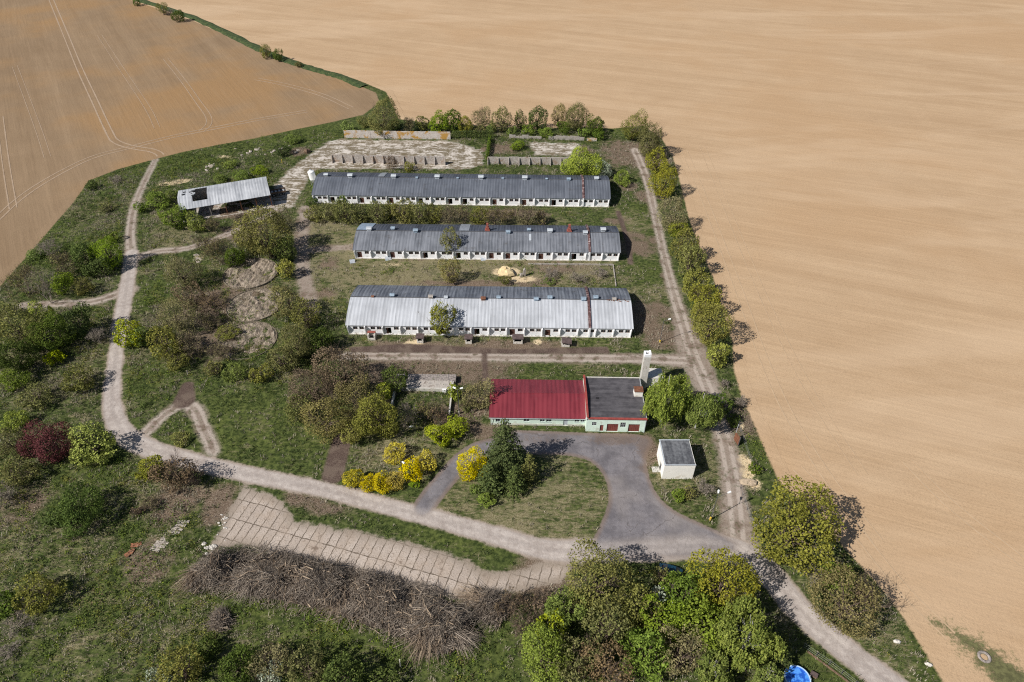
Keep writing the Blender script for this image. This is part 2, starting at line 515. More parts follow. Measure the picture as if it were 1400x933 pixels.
# hedge strip grass is simply what is left between the two fields
dry = np.full(len(GP), 0.40)
brown = np.zeros(len(GP))
sandy = np.zeros(len(GP))
lush = np.zeros(len(GP))
for px, py, r, v, *k in (
        (735, 690, 15, 0.72, 1.3), (640, 362, 8, .95, 5), (560, 385, 6, 1.0, 5), (470, 345, 8, .9, 1.4), (640, 300, 4, .8, 7), (870, 300, 8, .7), (880, 390, 8, .7), (440, 400, 8, .8, 1), (640, 470, 5, .7, 7), (580, 620, 8, .7), (340, 580, 10, .6), (205, 430, 8, .6), (560, 375, 13, 0.85, 2.2), (755, 372, 9, 0.95, 2.2), (460, 370, 9, .8, 1.5), (430, 310, 9, 0.85, 1.5), (545, 610, 9, 0.75, 1.4), (940, 640, 10, 0.7, 1.2),
        (790, 500, 9, .55, 2.5), (470, 320, 6, .75, 2), (110, 480, 22, 0.62, 1.2), (200, 660, 12, .6, 1.3), (225, 690, 8, .6), (60, 760, 12, .6, 1.4), (130, 840, 12, .6, 1.5), (240, 300, 8, .7), (240, 325, 8, .8), (330, 850, 9, .55, 2.5), (1190, 880, 12, .6, 1.2), (350, 560, 16, .45, 1.2), (520, 880, 8, .55, 2), (690, 470, 3, .5, 3), (70, 280, 9, .5), (130, 290, 12, .6, 1.0)):
    b = blob(GP, px, py, r, *(k or [1.0]))
    dry = np.maximum(dry, 0.40 + (v - 0.40) * b)
for px, py, r, v, *k in (
        (875, 290, 7, .75, 0.8), (885, 378, 7, .7, .8), (620, 450, 3, .5, 4), (690, 468, 2.5, .9, 3), (790, 470, 2.5, .6, 3), (640, 358, 2.5, .8, 2.5), (90, 250, 12, .9, 1.4), (330, 195, 12, .9, 4, .25), (250, 225, 7, .9, 3, .2), (430, 180, 6, .8, 4, .2), (60, 330, 12, .8, 1.2),
        (330, 580, 12, .85, 1.4), (400, 600, 10, .6, 1.4), (210, 510, 7, .6), (205, 400, 8, .75, .6), (620, 735, 3, .8, 5, -.3), (480, 860, 9, .8, 2.5), (350, 830, 6, .8, 2.5), (120, 650, 12, .5), (180, 800, 12, .6), (100, 870, 12, .6), (300, 900, 12, .6), (1140, 920, 9, .7), (650, 890, 9, .8), (1280, 905, 5, .6), (850, 180, 5, .9, 2), (645, 184, 3, .8, 3), (1045, 610, 6, .9, .6), (700, 505, 5, .5, 4)):
    b = blob(GP, px, py, r, *(k or [1.0]))
    lush = np.maximum(lush, v * b)
for px, py, r, v, *k in (
        (872, 212, 13, 1.0, 1.1), (640, 388, 2.2, .8, 9), (560, 352, 2, .7, 5), (730, 386, 3, .8, 3), (450, 360, 4, .7), (760, 365, 4, .7, 2.5), (445, 400, 5, .6), (840, 302, 3, .7, 1.5), (868, 338, 5, .9, 1.5), (895, 330, 4, .8, .6), (912, 380, 4, .8, .6), (925, 440, 4, .8, .6), (905, 270, 4, .7, .6), (860, 255, 4, .9), (850, 205, 9, .9), (880, 268, 6, .8, .6), (868, 325, 4, .7), (880, 435, 8, 1.0, .7), (905, 460, 6, .9), (560, 508, 7, 1.0, 2.2), (640, 508, 6, .9, 2.2), (300, 415, 13, .95, 1.0), (330, 400, 9, .7), (300, 465, 9, .9), (240, 690, 7, .75), (300, 690, 6, .9, .7), (690, 292, 3.2, .95, 5.0), (520, 290, 3, .5, 5), (330, 318, 6, .9, 1.3), (320, 290, 5, .8, 2.5), (640, 560, 7, .8, 1.2), (660, 590, 4, .8), (885, 612, 5, 1.0, .6), (845, 601, 2.2, .9, 4), (745, 600, 2.5, .6, 4), (880, 640, 2, .7, 1), (1010, 575, 8, .7, .6), (1000, 690, 3, .6), (660, 205, 3, 1.0, .5), (690, 203, 6, .85, 1.3), (740, 202, 5, .6), (800, 206, 5, .7), (410, 208, 4, 1), (700, 475, 3, .95, 6), (560, 472, 3, .8, 4), (740, 790, 6, .8, 1.4), (430, 690, 2.5, .8, 3, -.3), (205, 770, 6, .7), (30, 690, 7, .6), (460, 780, 5, .4, 4), (875, 345, 3, .8), (900, 425, 5, .8)):
    b = blob(GP, px, py, r, *(k or [1.0]))
    brown = np.maximum(brown, v * b)
for px, py, r, v, *k in (
        (692, 372, 2.3, 1.3, 1.8), (712, 382, 2.0, .8, 3.0), (1016, 638, 3.6, 1.1, .7), (1030, 662, 2.2, .7), (565, 470, 1.8, .9, 1.6), (735, 468, 1.3, .8, 1.2), (238, 250, 2.2, .9, 3, .35), (310, 215, 2.2, .55, 2.5), (272, 352, 3, .5, .8), (230, 735, 2.5, .35, 2), (380, 705, 3, .5), (1012, 580, 2, .8, .5), (860, 398, 1.0, .5), (630, 372, 2, .4, 5), (540, 362, 1.4, .5, 5)):
    b = blob(GP, px, py, r, *(k or [1.0]))
    sandy = np.maximum(sandy, v * b)
# the weedy strip in the ploughed corner at the lower right
weeds = np.maximum(sd_line(GP, PX([(1278, 850), (1320, 875), (1360, 910), (1420, 960)]), [2.0, 4.5, 7.5, 9.5]), -CLAMP)
A['weeds'] = weeds
A['dry'], A['brown'], A['sandy'], A['lush'] = dry, brown, sandy, lush

# ---- slab joint coordinates (metres along and across the storage rows)
o0, o1 = np.array(W(340, 690).xy), np.array(W(640, 772).xy)
ux = (o1 - o0) / np.linalg.norm(o1 - o0)
SLAB_ANG = math.atan2(ux[1], ux[0])

# gentle relief: rough ground outside the hard surfaces
rng = np.random.default_rng(3)


def vnoise(P, s, seed=0):
    """cheap smooth value noise"""
    r = np.random.default_rng(seed)
    tab = r.random((256, 256))
    q = P / s
    i = np.floor(q).astype(int); f = q - i
    f = f * f * (3 - 2 * f)
    a = tab[i[:, 0] % 256, i[:, 1] % 256]; b = tab[(i[:, 0] + 1) % 256, i[:, 1] % 256]
    c = tab[i[:, 0] % 256, (i[:, 1] + 1) % 256]; e = tab[(i[:, 0] + 1) % 256, (i[:, 1] + 1) % 256]
    return (a * (1 - f[:, 0]) + b * f[:, 0]) * (1 - f[:, 1]) + (c * (1 - f[:, 0]) + e * f[:, 0]) * f[:, 1]


hard = np.maximum.reduce([A['road'], A['asphalt'], A['slab'], A['conc'], trk, pth, A['field_l'], A['field_r']])
soft = np.clip((-hard - 0.3) / 2.0, 0, 1)
wild = np.clip(1.0 - np.maximum(blob(GP, 730, 690, 20, 1.6), blob(GP, 700, 330, 60, 1.4)), 0.25, 1)
GZ = soft * wild * (0.5 * (vnoise(GP, 3.1, 1) - .3) * vnoise(GP, 9, 3) + 0.3 * (vnoise(GP, 1.15, 2) - 0.4)) * 0.8
GZ = np.maximum(GZ, -0.06)
GZ -= 0.05 * np.clip(np.maximum(A['field_l'], A['field_r']) / 2.0 - 0.5, 0, 1)   # sinks to the open field sheets

# ---- which object each cell belongs to
V = np.column_stack([GP, GZ])
ii = (np.arange(ny)[:, None] * (nx + 1) + np.arange(nx)[None, :]).ravel()
Q = np.column_stack([ii, ii + 1, ii + nx + 2, ii + nx + 1])
mid = {k: A[k][Q].mean(1) for k in ('field_l', 'field_r', 'road', 'asphalt', 'slab', 'conc', 'track', 'brownpath', 'weeds')}
infield = np.maximum(mid['field_l'], mid['field_r'])
keep = (infield < 3.0) | (mid['weeds'] > -4)
# also drop cells far outside the picture
pw = V[Q].mean(1)
zc = np.zeros(len(pw), int)
zc[mid['brownpath'] > 0] = 3
zc[mid['track'] > 0] = 3
zc[mid['conc'] > 0] = 5
zc[mid['slab'] > 0] = 4
zc[mid['asphalt'] > 0] = 2
zc[mid['road'] > 0] = 1

# ---- one ground material for everything on that sheet
g = NG('farm_ground')
P = g.pos
n_big = g.noise(0.05, 3, .5)
n_mid = g.noise(0.28, 4, .6)
n_sm = g.noise(1.1, 4, .65)
n_fine = g.noise(4.0, 3, .6)
n_str = g.noise(1.0, 5, .7, g.map(P, 0.5, (0.45, 1.5, 1)), 0.9)
n_pat = g.noise(0.12, 5, .65)
e_noise = g.math('SUBTRACT', g.math('ADD', g.math('MULTIPLY', n_sm, 0.65), g.math('MULTIPLY', n_fine, 0.35)), 0.5)


def mask(name, amp=2.0, soft=0.25, off=0.0):
    v = g.math('ADD', g.attr(name), g.math('MULTIPLY', e_noise, amp))
    return g.step(v, off - soft, off + soft)


green = g.mix(g.step(n_sm, .35, .68), (0.026, 0.038, 0.011), (0.090, 0.112, 0.032))
lushc = g.mix(g.step(n_sm, .35, .68), (0.036, 0.050, 0.012), (0.118, 0.138, 0.036))
green = g.mix(g.math('MULTIPLY', g.attr('lush'), g.step(n_mid, .25, .6), clamp=True), green, lushc)
straw = g.mix(g.step(n_fine, .35, .68), (0.135, 0.113, 0.058), (0.31, 0.265, 0.165))
dv = g.math('ADD', g.attr('dry'), g.math('MULTIPLY', g.math('SUBTRACT', n_str, .5), 1.9))
dv = g.math('ADD', dv, g.math('MULTIPLY', g.math('SUBTRACT', n_mid, .5), 0.9))
dv = g.math('ADD', dv, g.math('MULTIPLY', g.math('SUBTRACT', n_pat, .5), 1.2))
dv = g.math('SUBTRACT', dv, g.math('MULTIPLY', g.attr('lush'), 0.30))
col = g.mix(g.math('MULTIPLY', g.step(dv, 0.38, 0.95), 0.85), green, straw)
bb = g.math('ADD', g.math('MULTIPLY', g.attr('brown'), 1.3), g.math('MULTIPLY', e_noise, 1.3))
bb = g.math('ADD', bb, g.math('MULTIPLY', g.math('SUBTRACT', n_mid, .5), 1.6))
bb = g.math('ADD', bb, g.math('MULTIPLY', g.math('SUBTRACT', n_pat, .55), 0.9))
bmix = g.step(bb, 0.3, 0.95)
bcol = g.ramp(n_fine, (0.3, (0.065, 0.042, 0.030)), (0.5, (0.155, 0.108, 0.080)), (0.72, (0.30, 0.24, 0.19)))
col = g.mix(g.math('MULTIPLY', bmix, .88), col, bcol)
smix = g.step(g.math('ADD', g.attr('sandy'), g.math('MULTIPLY', e_noise, 1.1)), 0.35, 0.7)
scol = g.mix(g.step(n_fine, .35, .65), (0.44, 0.33, 0.19), (0.66, 0.54, 0.36))
col = g.mix(smix, col, scol)
# tracks: brown and pale lanes
tcol = g.ramp(g.math('ADD', g.math('MULTIPLY', n_sm, .4), g.math('ADD', g.math('MULTIPLY', n_fine, .25), g.math('MULTIPLY', n_pat, .35))), (0.36, (0.17, 0.128, 0.10)), (0.48, (0.25, 0.20, 0.162)), (0.62, (0.36, 0.305, 0.26)))
lanes = g.math('SUBTRACT', 1.0, g.step(g.math('ABSOLUTE', g.math('SUBTRACT', g.math('ADD', g.attr('lane_c'), g.math('MULTIPLY', e_noise, .5)), .95)), .25, .65))
tcol = g.mix(g.math('MULTIPLY', lanes, .65), tcol, (0.44, 0.375, 0.325))
tcol = g.mix(g.math('MULTIPLY', g.step(n_mid, .5, .65), .75), tcol, (0.15, 0.105, 0.08))
tgrass = g.step(g.math('ADD', n_sm, g.math('MULTIPLY', n_mid, .5)), .78, .92)
tcol = g.mix(g.math('MULTIPLY', tgrass, .6), tcol, (0.07, 0.075, 0.03))
tv = g.math('ADD', g.attr('track'), g.math('ADD', g.math('MULTIPLY', e_noise, 3.2), g.math('MULTIPLY', g.math('SUBTRACT', n_mid, .5), 3.0)))
col = g.mix(g.step(tv, -.7, .9), col, tcol)
pcol = g.mix(g.step(n_fine, .4, .65), (0.070, 0.047, 0.038), (0.135, 0.098, 0.080))
pcol = g.mix(g.math('MULTIPLY', g.step(n_mid, .45, .6), .4), pcol, (0.2, 0.155, 0.12))
col = g.mix(mask('brownpath', 1.6, .4), col, pcol)


def slabs(ang, wd, ht, joint, wobble, c1, c2, weed, weedlo, weedhi, jw=1.0):
    k = g.n.new('ShaderNodeTexBrick')
    k.offset = 0.0
    k.inputs['Scale'].default_value = 1.0
    k.inputs['Brick Width'].default_value = wd
    k.inputs['Row Height'].default_value = ht
    k.inputs['Mortar Size'].default_value = joint
    k.inputs['Mortar Smooth'].default_value = 0.6
    k.inputs['Bias'].default_value = 0.0
    k.inputs['Color1'].default_value = (0, 0, 0, 1); k.inputs['Color2'].default_value = (1, 1, 1, 1)
    rot = g.n.new('ShaderNodeMapping'); rot.vector_type = 'TEXTURE'
    rot.inputs['Rotation'].default_value = (0, 0, ang)
    g.l.new(P, rot.inputs[0])
    wob = g.n.new('ShaderNodeVectorMath'); wob.operation = 'ADD'
    wv = g.n.new('ShaderNodeTexNoise'); wv.inputs['Scale'].default_value = 0.9; wv.inputs['Detail'].default_value = 3
    g.l.new(P, wv.inputs[0])
    wm = g.n.new('ShaderNodeVectorMath'); wm.operation = 'SCALE'; wm.inputs['Scale'].default_value = wobble
    g.l.new(wv.outputs['Color'], wm.inputs[0])
    g.l.new(rot.outputs[0], wob.inputs[0]); g.l.new(wm.outputs[0], wob.inputs[1])
    g.l.new(wob.outputs[0], k.inputs['Vector'])
    base = g.mix(g.math('MULTIPLY', g.math('ADD', n_sm, g.math('MULTIPLY', k.outputs['Color'], .35)), .8), c1, c2)
    base = g.mix(g.math('MULTIPLY', g.step(n_fine, .55, .7), .35), base, tuple(x * .55 for x in c1))
    jn = g.math('MULTIPLY', g.math('MULTIPLY', k.outputs['Fac'], jw), g.step(g.math('ADD', n_sm, g.math('MULTIPLY', n_mid, .6)), weedlo, weedhi), clamp=True)
    return g.mix(jn, base, weed), k


weedc = g.mix(g.step(n_sm, .4, .6), (0.05, 0.06, 0.022), (0.12, 0.095, 0.06))
sl, _ = slabs(SLAB_ANG, 1.75, 4.3, .13, .55, (0.27, 0.215, 0.175), (0.55, 0.475, 0.41), (0.085, 0.066, 0.048), .48, .80)
sl = g.mix(g.math('MULTIPLY', g.step(n_mid, .46, .64), .65), sl, g.mix(n_sm, (0.31, 0.245, 0.195), (0.46, 0.375, 0.30)))
sl = g.mix(g.math('MULTIPLY', g.step(g.math('ADD', n_mid, g.math('MULTIPLY', n_sm, .5)), .88, 1.0), .75), sl, bcol)
grit = g.step(g.math('ADD', g.math('MULTIPLY', n_fine, .55), g.math('MULTIPLY', n_sm, .45)), .50, .62)
sl = g.mix(g.math('MULTIPLY', grit, .8), sl, (0.20, 0.155, 0.12))
sedge = g.math('SUBTRACT', 1.0, g.step(g.math('ADD', g.attr('slab'), g.math('MULTIPLY', e_noise, 3.5)), .1, 2.6))
sl = g.mix(g.math('MULTIPLY', sedge, .75), sl, g.mix(n_fine, (0.09, 0.07, 0.045), (0.40, 0.33, 0.27)))
sv = g.math('ADD', g.attr('slab'), g.math('ADD', g.math('MULTIPLY', e_noise, 3.0), g.math('MULTIPLY', g.math('SUBTRACT', n_mid, .5), 4.0)))
col = g.mix(g.step(sv, -.4, .6), col, sl)
cc, _ = slabs(-0.03, 6.0, 2.4, .55, 3.2, (0.40, 0.35, 0.30), (0.70, 0.65, 0.59), weedc, .70, .95, .6)
cc = g.mix(g.math('MULTIPLY', g.step(g.math('ADD', n_str, g.math('ADD', g.math('MULTIPLY', n_sm, .5), g.math('MULTIPLY', n_mid, .5))), 1.02, 1.16), .9), cc, g.mix(n_fine, (0.07, 0.065, 0.03), (0.25, 0.18, 0.12)))
rows = g.noise(1.0, 5, .7, g.map(P, 0.03, (0.16, 0.75, 1)), .7)
holes = g.math('ADD', g.math('MULTIPLY', rows, .6), g.math('ADD', g.math('MULTIPLY', n_sm, .3), g.math('MULTIPLY', n_mid, .35)))
cc = g.mix(g.math('MULTIPLY', g.step(holes, .56, .67), .92), cc, g.mix(n_fine, (0.06, 0.06, 0.025), (0.24, 0.18, 0.125)))
cv = g.math('ADD', g.attr('conc'), g.math('ADD', g.math('MULTIPLY', e_noise, 5.0), g.math('MULTIPLY', g.math('SUBTRACT', n_mid, .5), 7.0)))
col = g.mix(g.step(cv, -.5, 1.2), col, cc)
acol = g.mix(g.step(g.math('ADD', g.math('MULTIPLY', n_mid, .7), g.math('MULTIPLY', n_sm, .3)), .35, .65), (0.120, 0.111, 0.119), (0.205, 0.190, 0.200))
acol = g.mix(g.math('MULTIPLY', g.step(n_big, .48, .62), .5), acol, (0.29, 0.255, 0.235))
acol = g.mix(g.math('MULTIPLY', g.step(g.math('ADD', g.attr('brown'), g.math('MULTIPLY', e_noise, 1.6)), .4, .9), .6), acol, (0.13, 0.088, 0.062))
vo = g.n.new('ShaderNodeTexVoronoi'); vo.feature = 'DISTANCE_TO_EDGE'; vo.inputs['Scale'].default_value = .17
warp = g.n.new('ShaderNodeTexNoise'); warp.inputs['Scale'].default_value = .5; warp.inputs['Detail'].default_value = 4; g.l.new(P, warp.inputs[0])
wa = g.n.new('ShaderNodeVectorMath'); wa.operation = 'MULTIPLY_ADD'; wa.inputs[1].default_value = (3, 3, 0); g.l.new(warp.outputs['Color'], wa.inputs[0]); g.l.new(P, wa.inputs[2]); g.l.new(wa.outputs[0], vo.inputs['Vector'])
ck = g.math('SUBTRACT', 1.0, g.step(vo.outputs['Distance'], .006, .02))
acol = g.mix(g.math('MULTIPLY', g.math('MULTIPLY', ck, g.step(n_mid, .45, .6)), .5), acol, (0.07, 0.06, 0.055))
spk = g.step(g.math('ADD', n_fine, g.math('MULTIPLY', n_mid, .35)), .78, .9)
acol = g.mix(g.math('MULTIPLY', spk, .55), acol, (0.12, 0.085, 0.06))
edge_a = g.math('SUBTRACT', 1.0, g.step(g.attr('asphalt'), 0.2, 1.3))
acol = g.mix(g.math('MULTIPLY', edge_a, .6), acol, (0.19, 0.135, 0.10))
col = g.mix(mask('asphalt', 1.2, .2), col, acol)
# gravel road: pale crown with two wheel lanes worn lighter, brownish edges
rv = g.attr('road')
lane = g.math('SUBTRACT', 1.0, g.step(g.math('ABSOLUTE', g.math('SUBTRACT', g.math('ADD', g.attr('road_c'), g.math('MULTIPLY', e_noise, .6)), 1.0)), .3, .8))
lane = g.math('SUBTRACT', 1.0, lane)
rcol = g.mix(g.step(g.math('ADD', g.math('MULTIPLY', n_mid, .5), g.math('MULTIPLY', n_sm, .5)), .35, .65), (0.32, 0.272, 0.242), (0.47, 0.415, 0.375))
rcol = g.mix(g.math('MULTIPLY', lane, .38), rcol, (0.27, 0.232, 0.21))
rcol = g.mix(g.math('MULTIPLY', g.step(n_fine, .56, .72), .3), rcol, (0.2, 0.15, 0.12))
redge = g.math('SUBTRACT', 1.0, g.step(rv, 0.1, 0.8))
rcol = g.mix(g.math('MULTIPLY', redge, .55), rcol, (0.27, 0.205, 0.15))
rmask = g.step(g.math('ADD', rv, g.math('ADD', g.math('MULTIPLY', e_noise, 1.6), g.math('MULTIPLY', g.math('SUBTRACT', n_mid, .5), 1.6))), -0.3, 0.4)
# where the road runs over the yard it fades in slowly
soft_r = g.math('MULTIPLY', g.step(rv, 0.0, 2.2), 0.5)
inyard = g.step(g.attr('asphalt'), -0.3, 1.2)
rmask = g.math('ADD', g.math('MULTIPLY', rmask, g.math('SUBTRACT', 1.0, inyard)), g.math('MULTIPLY', soft_r, inyard), clamp=True)
col = g.mix(rmask, col, rcol)


def field_colour(g, left):
    """harrowed bare soil; streaks run along the working direction"""
    P = g.pos
    if left:
        ang, c = R(122), ((0.215, 0.145, 0.086), (0.30, 0.21, 0.13), (0.31, 0.185, 0.086))
    else:
        ang, c = R(-20), ((0.395, 0.266, 0.157), (0.51, 0.364, 0.229), (0.42, 0.274, 0.155))
    rot = g.n.new('ShaderNodeMapping'); rot.vector_type = 'TEXTURE'
    rot.inputs['Rotation'].default_value = (0, 0, ang)
    g.l.new(P, rot.inputs[0]); v = rot.outputs[0]
    s1 = g.noise(1.0, 4, .6, g.map(v, 0, (0.006, 0.13, 1)))
    s2 = g.noise(1.0, 3, .6, g.map(v, 0, (0.035, 0.9, 1)))
    b = g.noise(0.012, 4, .55)
    m = g.noise(0.09, 5, .65)
    f = g.noise(2.2, 5, .85)
    rows_ = g.noise(1.0, 2, .6, g.map(v, 0, (.05, 2.2, 1)))
    t = g.math('ADD', g.math('MULTIPLY', s1, .45), g.math('ADD', g.math('MULTIPLY', b, .35), g.math('MULTIPLY', m, .2)))
    col = g.mix(g.step(t, .32, .68), c[0], c[1])
    col = g.mix(g.math('MULTIPLY', g.step(b, .45, .62), .85 if left else .75), col, c[2])
    col = g.mix(g.math('MULTIPLY', g.step(s2, .45, .68), .12), col, tuple(min(1, x * 1.35) for x in c[1]))
    col = g.mix(g.math('MULTIPLY', g.step(f, .45, .70), .45), col, tuple(x * .62 for x in c[0]))
    col = g.mix(g.math('MULTIPLY', g.step(rows_, .5, .68), .16), col, tuple(x * .7 for x in c[0]))
    col = g.mix(g.math('MULTIPLY', g.step(f, .62, .75), .2), col, tuple(min(1, x * 1.35) for x in c[1]))
    if not left:   # wide pale sweeps of dry crust
        w1 = g.noise(1.0, 4, .6, g.map(P, R(24), (0.006, 0.030, 1)), .8)
        col = g.mix(g.math('MULTIPLY', g.step(w1, .48, .64), .30), col, (0.57, 0.423, 0.284))
    return col, g.math('ADD', f, s2)


fl, _ = field_colour(g, True)
fr, _ = field_colour(g, False)
col = g.mix(mask('field_l', 1.2, .3), col, fl)
col = g.mix(mask('field_r', 1.8, .35), col, fr)
wgreen = g.mix(g.step(n_sm, .4, .62), (0.05, 0.062, 0.024), (0.115, 0.125, 0.05))
wm = g.math('ADD', g.attr('weeds'), g.math('ADD', g.math('MULTIPLY', e_noise, 9.0), g.math('MULTIPLY', g.math('SUBTRACT', n_mid, .5), 7.0)))
col = g.mix(g.math('MULTIPLY', g.step(wm, -.3, 2.2), .9), col, wgreen)
g.bump(g.math('ADD', g.math('MULTIPLY', n_fine, .5), n_sm), 0.55, 0.18)
M['ground'] = g.out(col, 0.95, 0.0, 0.1)


def sheet(name, sel):
    q = Q[sel]
    u, inv = np.unique(q, return_inverse=True)
    me = mesh_np(name, V[u], inv.reshape(-1, 4), {k: A[k][u] for k in A})
    o = link_mesh(name, me, M['ground'])
    return tag(o, kind='structure')


for k, nm in enumerate(('ground', 'gravel_road', 'asphalt_yard', 'dirt_track', 'slab_yard', 'concrete_yard')):
    sheet(nm, keep & (zc == k))

# ---- open fields beyond the sheet
for nm, left in (('plowed_field', False), ('stubble_field', True)):
    g = NG(nm + '_soil')
    c, h = field_colour(g, left)
    g.bump(h, 0.5, 0.15)
    M[nm] = g.out(c, 0.95, 0, 0.1)
fr = MB(); S = 6000
fr.add([(-S, -400, -0.09), (S, -400, -0.09), (S, 2 * S, -0.09), (-S, 2 * S, -0.09)], [(0, 1, 2, 3)])
tag(fr.build('field', M['plowed_field']), kind='structure')
fl_poly = PX(FIELD_L[:-3])
# continue the boundary lane straight on and close far to the left
far = np.array([W(165, -4).xy]); dirv = far[0] - np.array(W(225, 15).xy); dirv /= np.linalg.norm(dirv)
ring = [tuple(p) for p in fl_poly] + [tuple(far[0]), tuple(far[0] + dirv * 900), (-3000.0, 900.0), (-3000.0, -300.0), (-400.0, -300.0)]
fm = MB()
from mathutils.geometry import tessellate_polygon
tri = tessellate_polygon([[Vector((x, y, 0)) for x, y in ring]])
fm.add([(x, y, -0.07) for x, y in ring], [tuple(t) for t in tri])
tag(fm.build('field', M['stubble_field']), kind='structure')

# ---- grass lane between the fields, beyond the sheet
lane_px = [(497, 119), (465, 105), (430, 95), (390, 82), (352, 66), (312, 46), (268, 26), (228, 12), (172, -6), (95, -36)]
lw = smooth_line(PX(lane_px), 8)
g = NG('lane_grass')
a1 = g.noise(.5, 4, .65); a2 = g.noise(2.0, 3, .6)
c = g.mix(g.step(a1, .35, .65), (0.024, 0.045, 0.013), (0.06, 0.085, 0.026))
c = g.mix(g.math('MULTIPLY', g.step(a2, .55, .7), .6), c, (0.2, 0.16, 0.09))
g.bump(a2, .6, .3)
M['lane'] = g.out(c, .95)
vs, fs = [], []
nrm = np.gradient(lw, axis=0); nrm /= np.linalg.norm(nrm, axis=1)[:, None]
r2 = random.Random(5)
for k in range(len(lw)):
    nn = np.array([-nrm[k][1], nrm[k][0]])
    wv = 2.2 + 0.7 * r2.random()
    for s in (-1, -.33, .33, 1):
        p = lw[k] + nn * s * (wv * (1 + .25 * (r2.random() - .5)))
        vs.append((p[0], p[1], 0.02 + (0.35 + .2 * r2.random() if abs(s) < .5 else -0.02)))
    if k:
        for j in range(3):
            b = (k - 1) * 4 + j
            fs.append((b, b + 1, b + 5, b + 4))
mb = MB().add(vs, fs)
tag(mb.build('grass_lane', M['lane']), kind='structure')

# ---- tyre tracks pressed into the bare soil
def soil(name, c):
    g = NG(name)
    a = g.noise(.6, 4, .6)
    return g.out(g.mix(g.step(a, .3, .7), tuple(x * .82 for x in c), c), .95, 0, .1)


M['trackL'] = soil('pressed_soil_brown', (0.385, 0.285, 0.20))
M['trackR'] = soil('pressed_soil_pale', (0.49, 0.352, 0.224))


def tyre_track(px, mat, gauge=2.1, wid=0.5, z=-0.03, fade=0):
    line = smooth_line(PX(px), 10)
    t = np.gradient(line, axis=0); t /= np.linalg.norm(t, axis=1)[:, None]
    n = np.stack([-t[:, 1], t[:, 0]], 1)
    mb = MB()
    rr = random.Random(len(px) * 31 + int(px[0][0]))
    for s in (-1, 1):
        vs, fs = [], []
        for k in range(len(line)):
            ww = wid * (0.75 + .5 * rr.random())
            c = line[k] + n[k] * s * gauge / 2
            a, b = c - n[k] * ww / 2, c + n[k] * ww / 2
            vs += [(a[0], a[1], z), (b[0], b[1], z)]
            if k:
                fs.append((2 * k - 2, 2 * k - 1, 2 * k + 1, 2 * k))
        mb.add(vs, fs)
    return tag(mb.build('tyre_track', mat), kind='structure')


tyre_track([(68, -5), (90, 48), (108, 92), (128, 135), (150, 182), (158, 193), (172, 199), (190, 203), (208, 206), (219, 212), (216, 221)], M['trackL'], 2.4, .55)
tyre_track([(-10, 305), (20, 277), (50, 255), (90, 232), (130, 214), (180, 201), (240, 186), (300, 174), (350, 164), (420, 152)], M['trackL'], 2.3, .5, -0.026)
tyre_track([(226, 80), (250, 110), (270, 138), (284, 158), (285, 170), (275, 180)], M['trackL'], 2.2, .3, -0.022)
tyre_track([(350, 108), (390, 116), (440, 130), (480, 148)], M['trackL'], 2.4, .4, -0.022)
tyre_track([(136, 48), (160, 85), (200, 145), (215, 175)], M['trackL'], 2.2, .22, -0.018)
tyre_track([(0, 160), (6, 210), (12, 250), (18, 285)], M['trackL'], 2.2, .4, -0.018)
tyre_track([(20, 90), (50, 170), (65, 215)], M['trackL'], 2.2, .22, -0.018)
tyre_track([(935, 205), (958, 260), (985, 330), (1015, 410), (1040, 480), (1075, 560), (1130, 650), (1200, 740)], M['trackR'], 2.2, .3)
tyre_track([(960, 200), (1000, 300), (1050, 420), (1110, 540), (1180, 650)], M['trackR'], 2.2, .22, -0.026)
tyre_track([(1090, 640), (1150, 700), (1230, 800), (1300, 870)], M['trackR'], 2.2, .3, -0.022)
tyre_track([(1240, 630), (1300, 690), (1400, 770)], M['trackR'], 2.3, .3, -0.022)
# ================================================================== BUILDINGS
def wall_pieces(L, z0, z1, th, openings, y0=0.0):
    """solid wall along x with rectangular openings [(x0,x1,za,zb)]"""
    mb = MB()
    cuts = sorted(openings)
    x = 0.0
    for (a, b, za, zb) in cuts:
        if a > x + 1e-4:
            mb.box(x, a, y0, y0 + th, z0, z1)
        if za > z0 + 1e-3:
            mb.box(a, b, y0 + 1e-3, y0 + th - 1e-3, z0, za)
        if zb < z1 - 1e-3:
            mb.box(a, b, y0 + 1e-3, y0 + th - 1e-3, zb, z1)
        x = b
    if x < L - 1e-4:
        mb.box(x, L, y0, y0 + th, z0, z1)
    return mb


def slope_slab(x0, x1, ya, za, yb, zb, th=0.12):
    return MB().prism([(ya, za), (yb, zb), (yb, zb + th), (ya, za + th)], 'x', x0, x1)


